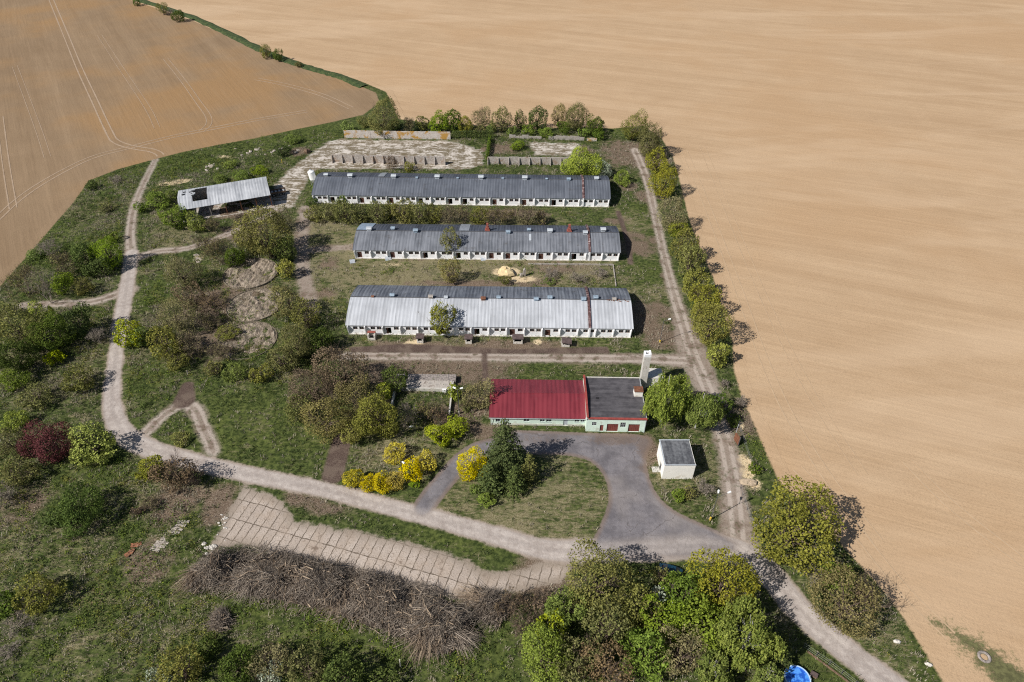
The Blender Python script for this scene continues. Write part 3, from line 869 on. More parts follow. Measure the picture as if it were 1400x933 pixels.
def barn(label, lpx, rpx, width, eave, ridge, near_m, far_m, vents, chimneys, wallx, bays, doors, seed, group):
    a, b = W(*lpx), W(*rpx)
    L = (b - a).xy.length
    t = math.atan2(b.y - a.y, b.x - a.x)
    root = thing('cattle_barn', label, 'barn', (a.x, a.y, 0), t, group)
    rr = random.Random(seed)
    bay = L / bays
    ops, wins, drs = [], [], []
    for k in range(bays):
        x = k * bay
        if k in doors:
            dx = x + bay * .16
            ops.append((dx, dx + 1.35, 0.12, 2.25)); drs.append((dx, dx + 1.35))
            wx = x + bay * .62
            ops.append((wx, wx + 1.25, 1.45, 2.4)); wins.append((wx, wx + 1.25, 1.45, 2.4))
        else:
            for q in (.30, .66):
                wx = x + bay * q
                w = min(1.3, bay * .26)
                ops.append((wx, wx + w, 1.45, 2.4)); wins.append((wx, wx + w, 1.45, 2.4))
    wall_pieces(L, -0.1, eave, .3, ops).build('front_wall', M['white'], root)
    for i, (x0, x1, z0, z1) in enumerate(wins):
        w = MB().box(x0 + .002, x1 - .002, .16, .2, z0, z1).build('window', M['glass'], root)
        fr = MB()
        for xx in (x0 + .003, (x0 + x1) / 2 - .04, x1 - .083):
            fr.box(xx, xx + .08, .10, .155, z0 + .003, z1 - .003)
        fr.box(x0 + .003, x1 - .003, .085, .098, z0 + .003, z0 + .08)
        fr.build('frame', M['wood'], w)
    for i, (x0, x1) in enumerate(drs):
        broken = rr.random() < .55
        dm = MB()
        if broken:
            dm.box(x0 + .01, x0 + .5, .18, .23, .12, 2.2)
        else:
            dm.box(x0 + .01, x1 - .01, .18, .23, .12, 2.24)
            for q in range(4):
                xx = x0 + .1 + q * (x1 - x0 - .2) / 4
                dm.box(xx, xx + .05, .16, .179, .15, 2.2)
        dm.build('door', M['door'], root)
    # wing walls that carry the eave
    for k in range(bays + 1):
        x = min(max(k * bay - .09, .002), L - .19)
        o = MB().prism([(-.10, -.1), (-.003, -.1), (-.003, eave - .05), (-.78, eave - .2), (-.78, eave - .42)], 'x', x, x + .18)
        o.build('wing_wall', M['white'], root)
    MB().box(.01, L - .01, -.35, -.004, -.1, .12).build('plinth', M['paleconc'], root)
    MB().box(0, L, width - .3, width, -.1, eave).build('back_wall', M['white'], root)
    for x in (0.0, L - .3):
        zg = lambda y: eave + (ridge - .05 - eave) * (1 - abs((y - width / 2) / (width / 2)) ** 1.45)
        poly = [(.302, -.1), (width - .302, -.1)] + [(width - .302 - (width - .604) * i / 10, zg(width - .302 - (width - .604) * i / 10)) for i in range(11)]
        MB().prism(poly, 'x', x + .003, x + .297).build('gable_wall', M['white'], root)
    oh = .28
    se = (ridge - eave) / (width / 2)
    zr = lambda y: eave + (ridge - eave) * (1 - abs((y - width / 2) / (width / 2)) ** 1.45)

    def arc(ya, yb, dz, th, n=7):
        ys = [ya + (yb - ya) * i / n for i in range(n + 1)]
        return [(y, zr(y) + dz) for y in ys] + [(y, zr(y) + dz + th) for y in reversed(ys)]
    # the roof in stretches of sheets that do not meet perfectly, gently arched towards the eaves
    n_st = 4
    near, far = MB(), MB()
    cut = [-.45] + [L * (i + 1) / n_st + rr.uniform(-3, 3) for i in range(n_st - 1)] + [L + .45]
    for i in range(n_st):
        dz = rr.uniform(0, .07)
        x0, x1 = cut[i], cut[i + 1] - .02
        near.prism(arc(-oh, width / 2, .03 + dz, .10), 'x', x0, x1)
        far.prism(arc(width / 2 + .002, width + oh, .02 + dz, .09), 'x', x0, x1)
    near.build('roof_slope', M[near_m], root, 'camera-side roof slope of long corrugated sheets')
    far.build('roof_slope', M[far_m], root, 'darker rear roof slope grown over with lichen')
    MB().box(-.45, L + .45, width / 2 - .16, width / 2 + .16, ridge + .12, ridge + .20).build('ridge_cap', M['steel'], root)
    for (fx, col, size, off) in vents:
        x = fx * L; s = size * .78
        y = width / 2 + off
        v = MB().box(x - s * .42, x + s * .42, y - s * .36, y + s * .36, ridge - .3, ridge + .55 * s)
        vb = v.build('roof_vent', M[col], root)
        MB().prism([(y - s * .55, ridge + .56 * s), (y + s * .55, ridge + .56 * s), (y + s * .25, ridge + .80 * s), (y - s * .25, ridge + .80 * s)], 'x', x - s * .55, x + s * .55).build('vent_cap', M['ventw' if col == 'ventw' else col], vb)
    for fx, off in chimneys:
        x = fx * L; y = width / 2 + off
        v = MB().box(x - .75, x + .75, y - .6, y + .6, ridge - .5, ridge + .45)
        v.box(x - .5, x + .5, y - .42, y + .42, ridge + .452, ridge + 1.2).box(x - .32, x + .32, y - .32, y + .32, ridge + 1.202, ridge + 2.4)
        v.build('brick_chimney', M['brick'], root)
    # raised fire wall with red capping
    if wallx:
        x = wallx * L
        zt = .42
        top = [(y, zr(y) + zt) for y in [width + oh + .1 - (width + 2 * oh + .22) * i / 12 for i in range(13)]]
        fw = MB().prism([(-oh - .12, -.1), (width + oh + .1, -.1)] + top, 'x', x - .22, x + .22)
        f = fw.build('fire_wall', M['white'], root)
        cp = MB().prism([(y, z + .004) for y, z in top] + [(y, z + .10) for y, z in reversed(top)], 'x', x - .34, x + .34)
        cp.build('capping', M['brickwall'], f)
    return root, L


G_B = 'long derelict cattle barns'
vw = 'ventw'; vb = 'ventb'
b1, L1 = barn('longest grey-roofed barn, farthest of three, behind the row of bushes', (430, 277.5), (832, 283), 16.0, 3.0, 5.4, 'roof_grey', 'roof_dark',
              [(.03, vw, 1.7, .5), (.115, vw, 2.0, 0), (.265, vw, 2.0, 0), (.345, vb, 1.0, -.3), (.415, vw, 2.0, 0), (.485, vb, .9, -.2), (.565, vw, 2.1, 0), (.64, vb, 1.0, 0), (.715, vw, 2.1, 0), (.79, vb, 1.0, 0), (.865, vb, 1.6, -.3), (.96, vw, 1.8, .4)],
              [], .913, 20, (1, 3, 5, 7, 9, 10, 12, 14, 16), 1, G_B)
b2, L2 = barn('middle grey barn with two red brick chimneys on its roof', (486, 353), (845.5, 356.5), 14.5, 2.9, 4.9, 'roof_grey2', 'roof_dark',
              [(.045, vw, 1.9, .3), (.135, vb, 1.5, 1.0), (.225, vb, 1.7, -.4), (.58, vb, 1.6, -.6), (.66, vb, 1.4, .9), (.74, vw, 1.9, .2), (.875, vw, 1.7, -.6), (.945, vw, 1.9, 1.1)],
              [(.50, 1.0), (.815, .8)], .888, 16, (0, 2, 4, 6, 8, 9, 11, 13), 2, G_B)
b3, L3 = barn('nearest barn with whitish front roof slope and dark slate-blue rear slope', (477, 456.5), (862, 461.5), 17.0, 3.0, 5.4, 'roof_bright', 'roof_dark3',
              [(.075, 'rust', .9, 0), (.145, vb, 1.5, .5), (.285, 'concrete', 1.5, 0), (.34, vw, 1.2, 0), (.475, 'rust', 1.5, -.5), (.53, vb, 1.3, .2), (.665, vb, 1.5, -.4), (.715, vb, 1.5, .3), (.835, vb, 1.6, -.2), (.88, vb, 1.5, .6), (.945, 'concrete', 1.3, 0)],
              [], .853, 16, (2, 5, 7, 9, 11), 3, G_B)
# later repair sheets on the rear slopes, battered ridge near the end of the nearest barn
def roof_sheet(root, x0, x1, w, eave, ridge, mat, f0=0.05, f1=1.0, near=False):
    sg = -1 if near else 1
    pts = []
    for i in range(7):
        t = f0 + (f1 - f0) * i / 6
        pts.append((w / 2 + sg * t * w / 2, eave + (ridge - eave) * (1 - t ** 1.45) + .21))
    MB().prism(pts + [(y, z + .03) for y, z in reversed(pts)], 'x', x0, x1).build('repair_sheet', M[mat], root)
roof_sheet(b2, -.4, 4.0, 14.5, 2.9, 4.9, 'patch', .06, 1.1)
roof_sheet(b2, 30.5, 33.5, 14.5, 2.9, 4.9, 'patchgrey', .06, 1.1)
roof_sheet(b1, 20.5, 22.6, 16, 3, 5.4, 'patchgrey', .06, 1.0)
roof_sheet(b2, 51.5, 52.2, 14.5, 2.9, 4.9, 'ventw', .15, .5, True)
rr = random.Random(9)
mb = MB()
for k in range(16):
    x = L3 * (.925 + .065 * rr.random()); y = 8.5 + rr.uniform(-.7, .5); s = rr.uniform(.3, .8)
    a = Vector((x, y, 5.58)); mb.tube(a, a + Vector((rr.uniform(-1, 1) * s, rr.uniform(-.6, .6) * s, .08)), .11, .07, 4)
mb.build('broken_ridge_tile', M['rust'], b3)

# ------------------------------------------------------------------ farm office with garages
oa = W(671, 581)
OT = R(-1.2)
office = thing('farm_office', 'mint-green single-storey building with red metal roof and two brown garage doors', 'building', (oa.x, oa.y, 0), OT)
ops = [(1.1, 2.1, .9, 2.0), (2.7, 3.4, .2, 2.1), (7.3, 8.6, 1.2, 2.1), (10.9, 12.0, 1.2, 2.1), (12.3, 13.5, 1.2, 2.1), (16.1, 17.1, .2, 2.2), (18.6, 19.6, 1.3, 2.1), (19.9, 20.8, 1.3, 2.1)]
wall_pieces(21.0, .62, 2.6, .3, [o for o in ops]).build('wall', M['mint'], office)
pl = wall_pieces(21.0, -.1, .618, .34, [o for o in ops if o[2] < .5], -.04)
pl.build('plinth', M['mintpale'], office)
for (x0, x1, z0, z1) in ops:
    if z0 < .5:
        MB().box(x0 + .01, x1 - .01, .12, .17, .1, z1 - .01).build('door', M['ventw'], office)
    else:
        w = MB().box(x0 + .002, x1 - .002, .15, .19, z0, z1).build('window', M['glass'], office)
        f = MB().box(x0 + .003, x1 - .003, -.05, .0, z0 - .09, z0 - .004)
        f.box((x0 + x1) / 2 - .04, (x0 + x1) / 2 + .04, .09, .148, z0 + .003, z1 - .003)
        f.box(x0 + .003, x0 + .08, .09, .148, z0 + .003, z1 - .003).box(x1 - .08, x1 - .003, .09, .148, z0 + .003, z1 - .003)
        f.build('frame', M['ventw'], w)
MB().box(0, 21, 11.2, 11.5, -.1, 2.7).build('back_wall', M['mint'], office)
MB().prism([(.302, -.1), (11.198, -.1), (11.198, 2.7), (5.8, 4.15), (.302, 2.62)], 'x', .002, .3).build('gable_wall', M['mint'], office)
slope_slab(-.35, 20.98, -.28, 2.62, 5.798, 4.25, .09).build('roof_slope', M['roof_red'], office, 'front red metal roof slope towards the yard')
slope_slab(-.35, 20.98, 5.802, 4.25, 11.9, 2.66, .09).build('roof_slope', M['roof_red'], office, 'rear red metal roof slope towards the barns')
MB().tube((-.35, 5.8, 4.36), (20.98, 5.8, 4.33), .10, n=8).build('ridge_cap', M['roof_red'], office)
gt = MB().tube((-.35, -.4, 2.57), (20.9, -.4, 2.57), .07, n=8); gt.tube((.15, -.35, 2.55), (.15, -.1, 0), .05, n=6)
gt.build('gutter', M['galv'], office)
fw = MB().prism([(-1.5, -.1), (11.7, -.1), (11.7, 4.5), (5.8, 5.0), (-1.5, 4.5)], 'x', 21.0, 21.28)
fwo = fw.build('fire_wall', M['mint'], office)
MB().prism([(-1.62, 4.504), (5.8, 5.004), (11.8, 4.504), (11.8, 4.62), (5.8, 5.13), (-1.62, 4.62)], 'x', 20.9, 21.38).build('capping', M['trimred'], fwo)
# garage wing
gops = [(.95, 1.95, 1.95, 3.0), (2.75, 3.55, .05, 2.1), (4.25, 6.75, .05, 2.5), (7.15, 8.35, 1.5, 3.0), (8.95, 11.45, .05, 2.5)]
gwall = wall_pieces(12.65, -.1, 4.0, .3, gops, -1.5).build('garage_wall', M['mint'], office)
gwall.location.x = 21.285
for (x0, x1, z0, z1) in gops:
    X = 21.285
    if x1 - x0 > 2:
        d1 = MB().box(X + x0 + .01, X + x1 - .01, -1.34, -1.28, z0, z1 - .01)
        for q in range(1, 6):
            xx = X + x0 + (x1 - x0) * q / 6
            d1.box(xx - .02, xx + .02, -1.365, -1.342, z0 + .05, z1 - .05)
        d1.build('garage_door', M['doorred'], office)
    elif z0 < .5:
        MB().box(X + x0 + .01, X + x1 - .01, -1.34, -1.28, z0, z1 - .01).build('door', M['doorred'], office)
    else:
        w = MB().box(X + x0 + .002, X + x1 - .002, -1.36, -1.32, z0, z1).build('window', M['glass'], office)
        f = MB()
        for q in range(4):
            xx = X + x0 + .005 + (x1 - x0 - .08) * q / 3
            f.box(xx, xx + .07, -1.43, -1.362, z0 + .004, z1 - .004)
        for q in range(3):
            zz = z0 + .005 + (z1 - z0 - .08) * q / 2
            f.box(X + x0 + .004, X + x1 - .004, -1.445, -1.431, zz, zz + .07)
        f.build('frame', M['galv'], w)
MB().box(33.64, 33.94, -1.198, 11.4, -.1, 4.0).build('side_wall', M['mint'], office)
MB().box(21.285, 33.638, 11.1, 11.4, -.1, 4.0).build('back_wall', M['mint'], office)
MB().box(21.285, 33.9, -1.15, 11.36, 4.003, 4.1).build('flat_roof', M['felt'], office)
ed = MB().box(21.29, 34.05, -1.68, -1.152, 4.003, 4.2)
ed.build('roof_edge', M['trimred'], office, 'red metal flashing along the garage roof front')
MB().box(21.29, 33.95, 11.362, 11.62, 4.003, 4.22).build('roof_edge', M['paleconc'], office, 'pale raised rear edge of the garage roof')
MB().box(33.902, 34.05, -1.15, 11.36, 4.003, 4.2).build('roof_edge', M['galv'], office)
rp = MB().box(33.75, 33.85, -1.75, -1.65, 0, 4.0)
rp.build('downpipe', M['ventw'], office)
bx = MB().box(32.0, 33.85, 5.4, 7.0, 4.102, 5.6)
bo = bx.build('roof_block', M['whiteclean'], office)
MB().box(31.9, 33.95, 5.3, 7.1, 5.602, 5.72).build('capping', M['rust'], bo)
MB().box(35.1 - 33.0 + 21.3, 24.0, 4.6, 4.9, 4.102, 4.22).build('felt_patch', M['dark'], office)
lm = MB().box(20.72, 20.95, -1.75, -1.51, 4.0, 4.35).build('wall_lamp', M['lampglass'], office)

# boiler chimney and its annex, standing free behind the garages
def wp(x, y):   # office-local metres to world
    return Vector((oa.x + x * math.cos(OT) - y * math.sin(OT), oa.y + x * math.sin(OT) + y * math.cos(OT), 0))
ch = thing('boiler_chimney', 'tall square whitewashed chimney stack behind the garage wing', 'chimney', wp(35.1, 12.5), OT)
MB().prism([(-.75, -.75), (.75, -.75), (.75, .75), (-.75, .75)], 'z', -.1, 10.3).build('stack', M['paleconc'], ch)
cr = MB()
for (x0, x1, y0, y1) in ((-.75, -.4, -.75, .75), (.4, .75, -.75, .75), (-.398, .398, -.75, -.45), (-.398, .398, .45, .75)):
    cr.box(x0, x1, y0, y1, 10.302, 11.0 + .2 * (x0 > 0))
cr.build('broken_crown', M['white'], ch)
MB().box(-.39, .39, -.44, .44, 10.302, 10.34).build('flue', M['dark'], ch)
ax = thing('chimney_annex', 'small white flat-roofed annex beside the tall chimney stack', 'annex', wp(37.4, 14.2), OT)
MB().box(-1.4, 2.2, -1.6, 1.6, -.1, 3.0).build('wall', M['whiteclean'], ax)
MB().box(-1.55, 2.35, -1.75, 1.75, 3.003, 3.15).build('flat_roof', M['paleconc'], ax)

# ------------------------------------------------------------------ transformer house
ta = W(904.5, 655.2)
tr = thing('transformer_house', 'small windowless white cube house with grey felt roof', 'building', (ta.x, ta.y, 0), 0)
MB().box(0, 6.3, 0, .3, -.1, 4.4).build('front_wall', M['whiteclean'], tr)
MB().box(6.0, 6.3, .302, 6.4, -.1, 4.4).build('side_wall', M['whiteclean'], tr)
lw_ = wall_pieces(6.1, -.1, 4.4, .3, [(1.6, 2.8, .05, 2.2)])
o = lw_.build('side_wall', M['whiteclean'], tr); o.rotation_euler.z = R(90); o.location = (.3, .302, 0)
MB().box(.301, 5.998, 6.402, 6.7, -.1, 4.4).build('back_wall', M['whiteclean'], tr)
MB().box(.12, .18, 1.92, 3.09, .05, 2.19).build('door', M['steel'], tr)
MB().box(.22, 6.12, .1, 6.55, 4.403, 4.5).build('flat_roof', M['felt2'], tr)
e = MB().box(-.05, 6.35, -.08, .098, 4.404, 4.56).box(-.05, .218, .1, 6.78, 4.404, 4.56).box(.22, 6.35, 6.552, 6.78, 4.404, 4.55)
e.build('roof_edge', M['ventw'], tr)
MB().box(-1.6, -.02, 1.7, 3.1, -.05, .18).build('door_step', M['paleconc'], tr)

# ------------------------------------------------------------------ open machinery shed with a torn roof
sa = Vector((-105.6, 191.3, 0)); sang = R(21.0)
shed = thing('machinery_shed', 'open-fronted shed with partly torn corrugated grey roof', 'shed', sa, sang)
SL, SD, SE, SRG = 28.2, 13.4, 4.1, 5.2
sl = (SRG - SE) / (SD / 2)
nm = slope_slab(9.0, SL, -.3, SE - .05, SD / 2 - .001, SRG, .07); nm.build('roof_slope', M['roof_shed'], shed, 'bright intact front slope of the shed roof')
nm = slope_slab(9.0, SL, SD / 2 + .001, SRG, SD + .3, SE - .05, .07); nm.build('roof_slope', M['roof_shed'], shed)
nm = slope_slab(0, 4.4, -.3, SE - .05, SD / 2 - .001, SRG, .07)
# torn part: only strips remain round the hole
nm.add([], [])
nm.prism([(-.3, SE - .05), (3.2, SE + .5), (3.2, SE + .57), (-.3, SE + .02)], 'x', 4.402, 8.99)
nm.build('torn_roof', M['roof_shed'], shed)
nm = slope_slab(0, 4.4, SD / 2 + .001, SRG, SD + .3, SE - .05, .07)
nm.prism([(SD - 1.0, SE + .17), (SD + .3, SE - .05), (SD + .3, SE + .02), (SD - 1.0, SE + .24)], 'x', 4.402, 8.99)
nm.build('torn_roof', M['roof_shed'], shed)
rr = random.Random(4)
for k in range(5):
    x, y = rr.uniform(.3, 3.8), rr.uniform(2, 11)
    z = SRG - abs(y - SD / 2) * sl + .075
    MB().prism([(x, y), (x + rr.uniform(.5, 1.0), y + .2), (x + rr.uniform(.4, .9), y + rr.uniform(.6, 1.2)), (x - .2, y + .8)], 'z', z, z + .012).build('hole_shade_plate', M['dark'], shed)  # near-black plate on the sheets, its colour standing in for shade in a hole
for k in range(7):
    x, y = 4.3 + rr.uniform(-.3, .5), rr.uniform(1, 12)
    z = SRG - abs(y - SD / 2) * sl + .1
    MB().prism([(x, y), (x + .9, y + .1), (x + .7, y + .8), (x + .1, y + .6)], 'z', z, z + .25).build('bent_sheet', M['galv'], shed)
for x in (.3, 4.4, 9.0, 13.8, 18.5, 23.3, 27.9):
    MB().box(x - .13, x + .13, -.13, .13, -.1, SE - .08).build('post', M['rust' if x > 9 else 'concrete'], shed)
    MB().box(x - .13, x + .13, SD - .13, SD + .13, -.1, SE - .08).build('post', M['concrete'], shed)
    MB().prism([(-.1, SE - .25), (SD / 2, SRG - .25), (SD + .1, SE - .25), (SD + .1, SE - .08), (SD / 2, SRG - .05), (-.1, SE - .08)], 'x', x - .07, x + .07).build('rafter', M['steel'], shed)
MB().box(0, SL, SD - .35, SD - .14, -.1, SE - .1).build('back_wall', M['panel'], shed)
MB().box(0, .2, .2, SD - .36, -.1, SE - .1).build('side_wall', M['panel'], shed)
MB().box(.2, SL + .3, -.9, SD - .36, -.05, .10).build('floor_slab', M['panel'], shed)
MB().box(9.0, SL + .5, -1.5, -.902, -.05, .16).build('threshold', M['rubble'], shed)

# ------------------------------------------------------------------ trailer in the shed's shadow
tw = W(381, 266)
trl = thing('farm_trailer', 'dark flatbed farm trailer standing in the shade of the open shed', 'trailer', (tw.x, tw.y, 0), sang)
MB().box(-2.6, 2.6, -1.2, 1.2, .9, 1.05).build('bed', M['steel'], trl)
sb = MB().box(-2.6, 2.6, -1.2, -1.12, 1.053, 1.6).box(-2.6, 2.6, 1.12, 1.2, 1.053, 1.6).box(-2.6, -2.52, -1.118, 1.118, 1.053, 1.6)
sb.build('side_board', M['wood'], trl)
for q in range(4):
    MB().box(-2.2 + q * 1.2, -1.6 + q * 1.2, -1.0, 1.0, 1.053, 1.2).build('load_plank', M['galv'], trl)
for sx in (-1.6, 1.6):
    for sy in (-1.05, 1.05):
        w = MB().tube((sx, sy - .13, .45), (sx, sy + .13, .45), .45, n=14).build('wheel', M['rubber'], trl)
        MB().tube((sx, sy - .14, .45), (sx, sy + .14, .45), .2, n=10).build('rim', M['galv'], w)
MB().tube((2.6, 0, .8), (4.4, 0, .5), .06, n=6).build('drawbar', M['steel'], trl)

# ------------------------------------------------------------------ feed silo
fp = W(431, 254)
silo = thing('feed_silo', 'white steel feed silo on thin legs leaning beside the longest barn', 'silo', (fp.x, fp.y, 0), 0)
silo.rotation_euler = (0, R(-6), 0)
MB().lathe([(.001, 5.9), (.35, 5.85), (1.1, 5.4), (1.15, 5.3), (1.15, 2.6), (.25, 1.1), (.2, .9), (.001, .9)], 20).build('tank', M['lampglass'], silo)
MB().lathe([(.28, 5.86), (.3, 6.1), (.001, 6.15)], 12).build('lid', M['galv'], silo)
for k in range(4):
    a = math.pi / 4 + k * math.pi / 2
    MB().tube((1.05 * math.cos(a), 1.05 * math.sin(a), 3.2), (1.15 * math.cos(a), 1.15 * math.sin(a), -.2), .06, n=6).build('leg', M['galv'], silo)

# ------------------------------------------------------------------ silage clamp walls
def panel_wall(label, p0, p1, h, n, mat, rib, name='silage_wall', group='concrete silage clamp walls', jag=0.0, th=.25, seed=0):
    p0, p1 = Vector((*p0, 0)), Vector((*p1, 0))
    L = (p1 - p0).length
    root = thing(name, label, 'wall', p0, math.atan2(p1.y - p0.y, p1.x - p0.x), group)
    rr = random.Random(seed)
    for k in range(n):
        x0, x1 = k * L / n + .02, (k + 1) * L / n - .02
        hh = h + rr.uniform(-.06, .06)
        ha, hb = hh - rr.random() * jag, hh - rr.random() * jag
        dy = rr.uniform(-.04, .04)
        m = MB().prism([(x0, -.1), (x1, -.1), (x1, hb), ((x0 + x1) / 2, min(ha, hb) + rr.random() * .1), (x0, ha)], 'y', dy, dy + th)
        m.build('panel', M[mat], root)
    if rib:
        for k in range(n + 1):
            x = k * L / n
            MB().prism([(-rib, -.1), (-.05, -.1), (-.05, h - .1), (-.22, h - .1)], 'x', x - .14, x + .14).build('rib', M[mat], root)
    return root


panel_wall('front left silage wall of eleven ribbed panels, behind the longest barn', (-65.9, 233.6), (-24.4, 231.8), 3.0, 11, 'panel', .9, seed=1)
panel_wall('orange-lichened pale concrete wall at the rear of the cracked yard', (-65.5, 254.6), (-23.9, 253.2), 3.0, 4, 'lichen', 0, seed=2)
panel_wall('front right silage wall of eight ribbed panels beside the willow shrub', (-8.8, 231.8), (21.6, 231.2), 2.9, 8, 'panel', .9, seed=3)
panel_wall('low broken whitish wall stretch nearest the green ivy fence', (-1.1, 254.6), (11.5, 253.4), 1.7, 5, 'concrete', 0, jag=.9, seed=4)
panel_wall('low whitish wall stretch behind the small white pad', (14.2, 253.2), (28.0, 252.0), 1.8, 5, 'concrete', 0, jag=.6, seed=5)
panel_wall('short yellowish wall stub at the far end of the broken wall', (29.0, 251.6), (32.8, 251.3), 1.7, 2, 'lichen', 0, jag=.6, seed=6)

# ------------------------------------------------------------------ concrete basin beside the office
bs = thing('settling_basin', 'sunken concrete basin with white sloping apron left of the office', 'basin', (-26.5, 118.2, 0), R(-1.0))
MB().box(-1.0, 13.2, -1.5, .6, -.05, 1.25).build('gravel_top', M['gravel'], bs)
MB().prism([(-1.502, 1.2), (-3.7, .75), (-3.7, .05), (-1.502, .05)], 'x', -.6, 12.4).build('apron', M['concrete'], bs)
MB().box(-.6, 12.4, -4.0, -3.702, -.05, .98).build('lip', M['paleconc'], bs)
MB().box(10.3, 11.2, -4.35, -4.002, -.05, .95).build('sluice_block', M['white'], bs)
MB().box(12.402, 12.75, -11.5, .6, -.05, 1.05).build('side_wall', M['paleconc'], bs)
MB().box(-.95, -.602, -10.5, -1.502, -.05, 1.2).build('side_wall', M['paleconc'], bs)
for (x, y) in ((11.6, -1.2), (11.9, -3.0), (5.5, -1.0)):
    MB().tube((x, y, 1.2), (x, y, 3.2), .045, n=6).build('railing_post', M['steel'], bs)
MB().tube((11.6, -1.2, 3.1), (11.9, -3.0, 3.1), .035, n=6).build('rail', M['steel'], bs)

# ------------------------------------------------------------------ round slurry tanks filled with straw litter
g = NG('trampled_straw')
a1 = g.noise(.55, 6, .75, g.obj, .8); a2 = g.noise(1.0, 4, .65, g.map(g.obj, .7, (2.4, .5, 1)))
c = g.mix(g.step(g.math('ADD', g.math('MULTIPLY', a2, .6), g.math('MULTIPLY', a1, .4)), .38, .62), (0.12, 0.092, 0.068), (0.42, 0.345, 0.27))
c = g.mix(g.math('MULTIPLY', g.step(a1, .48, .64), .7), c, (0.12, 0.095, 0.055))
g.bump(g.math('ADD', a2, a1), .9, .35)
M['straw'] = g.out(c, .95)


def round_tank(label, px, py, r, h, seed, ringm='concrete'):
    c = W(px, py)
    root = thing('slurry_tank', label, 'tank', (c.x, c.y, 0), 0, 'round slurry tanks left of the barns')
    MB().lathe([(r + .12, -.1), (r + .08, h), (r - .08, h), (r - .12, .0)], 64).build('ring_wall', M[ringm], root)
    n, k = 64, 14
    vs, fs = [(0, 0, h - .05)], []
    rr = np.random.default_rng(seed)
    for j in range(1, k + 1):
        for i in range(n):
            a = 2 * math.pi * i / n
            rad = (r - .13) * j / k
            q = np.array([[rad * math.cos(a) + 50 + seed * 13, rad * math.sin(a) + 50]])
            z = h - .15 + .8 * (vnoise(q, 2.2, seed)[0] - .5) + .5 * (vnoise(q, .8, seed + 1)[0] - .5)
            if j == k: z = h - .2
            vs.append((rad * math.cos(a), rad * math.sin(a), min(z, h + .45)))
    for i in range(n):
        fs.append((0, 1 + i, 1 + (i + 1) % n))
    for j in range(k - 1):
        for i in range(n):
            fs.append((1 + j * n + i, 1 + (j + 1) * n + i, 1 + (j + 1) * n + (i + 1) % n, 1 + j * n + (i + 1) % n))
    o = MB().add(vs, fs).build('straw_fill', M['straw'], root)
    return root


round_tank('round tank of pale straw below the big olive tree, topmost of three', 343, 375, 7.6, .5, 1, 'rim')
round_tank('middle round tank of grey-brown straw with dark rim', 348, 418, 7.3, .42, 2, 'rim')
round_tank('lowest round tank of straw, rim nearly buried in brown growth', 338, 466, 7.4, .3, 3, 'rim')

# ------------------------------------------------------------------ little brick hutches before the nearest barn
hut = None
for i, (px, py, lab) in enumerate(((509, 463, 'roofless brick hutch, leftmost of five before the white-roofed barn'), (575, 467, 'narrow brick hutch beside the yellow sand spill'), (641, 468, 'narrow brick hutch just right of the tree by the barn'), (708, 468, 'square hutch with flat brown roof between two green patches'), (773, 472, 'tilted-roof hutch, rightmost of the five before the barn'))):
    p = W(px, py)
    h = thing('brick_hutch', lab, 'hutch', (p.x, p.y, 0), R(-1.2), 'small hutches in front of the nearest barn')
    w = (1.9, 1.6, 1.6, 2.4, 2.0)[i]
    MB().box(-w / 2, -w / 2 + .3, -.8, .8, -.1, 1.7).box(w / 2 - .3, w / 2, -.8, .8, -.1, 1.6).box(-w / 2 + .302, w / 2 - .302, .5, .8, -.1, 1.7).box(-w / 2 + .302, w / 2 - .302, -.8, -.6, -.1, .7).build('wall', M['stone'], h)
    MB().box(-w / 2 + .303, w / 2 - .303, -.58, .49, .0, .3).build('inside', M['dark'], h)
    if i != 0:
        o = MB().box(-w / 2 - .25, w / 2 + .25, -1.0, 1.0, 1.72, 1.86).build('roof', M['hutroof'], h)
        if i == 4: o.rotation_euler = (R(10), R(8), 0)
    else:
        MB().box(-w / 2 - .15, w / 2, .1, .9, 1.72, 1.84).build('roof', M['brick'], h)
# ================================================================== SMALL THINGS
def sun_post(label, name, px, py, h, base_m, arms, group=None, cat='lamp post', topx=0.0):
    p = W(px, py)
    r = thing(name, label, cat, (p.x, p.y, 0), 0, group)
    MB().lathe([(.2, -.1), (.2, .9), (.14, 1.0), (.14, 1.05)], 10).build('base', M[base_m], r)
    MB().tube((0, 0, 1.0), (topx, 0, h), .09, .06, 8).build('pole', M['steel'], r)
    for (dx, dy) in arms:
        b = MB().tube((topx, 0, h - .1), (topx + dx, dy, h + .25), .04, n=6).build('arm', M['steel'], r)
        c = Vector((topx + dx, dy, h + .22)); ax = Vector((dx, dy, 0)).normalized()
        MB().tube(c - ax * .1, c + ax * .55, .16, .22, 10).build('lamp_head', M['lampglass'], b)
    return r


sun_post('two-armed street lamp with yellow base on the verge by the yard', 'street_lamp', 971, 711, 7.2, 'yellow', [(.35, .9), (2.2, .9)], 'yellow-based street lamps')
sun_post('single street lamp with yellow base on the dirt track near the nearest barn', 'street_lamp', 902, 469, 7.2, 'yellow', [(1.2, .3)], 'yellow-based street lamps')
sun_post('thin dark lamp post with white head in the bushes left of office', 'street_lamp', 628, 566, 7.6, 'concrete', [(.6, .2), (-.5, .3)])
sun_post('dark lamp post without a base beside the forsythia bushes', 'street_lamp', 551, 652, 5.0, 'steel', [(.5, -.4)])

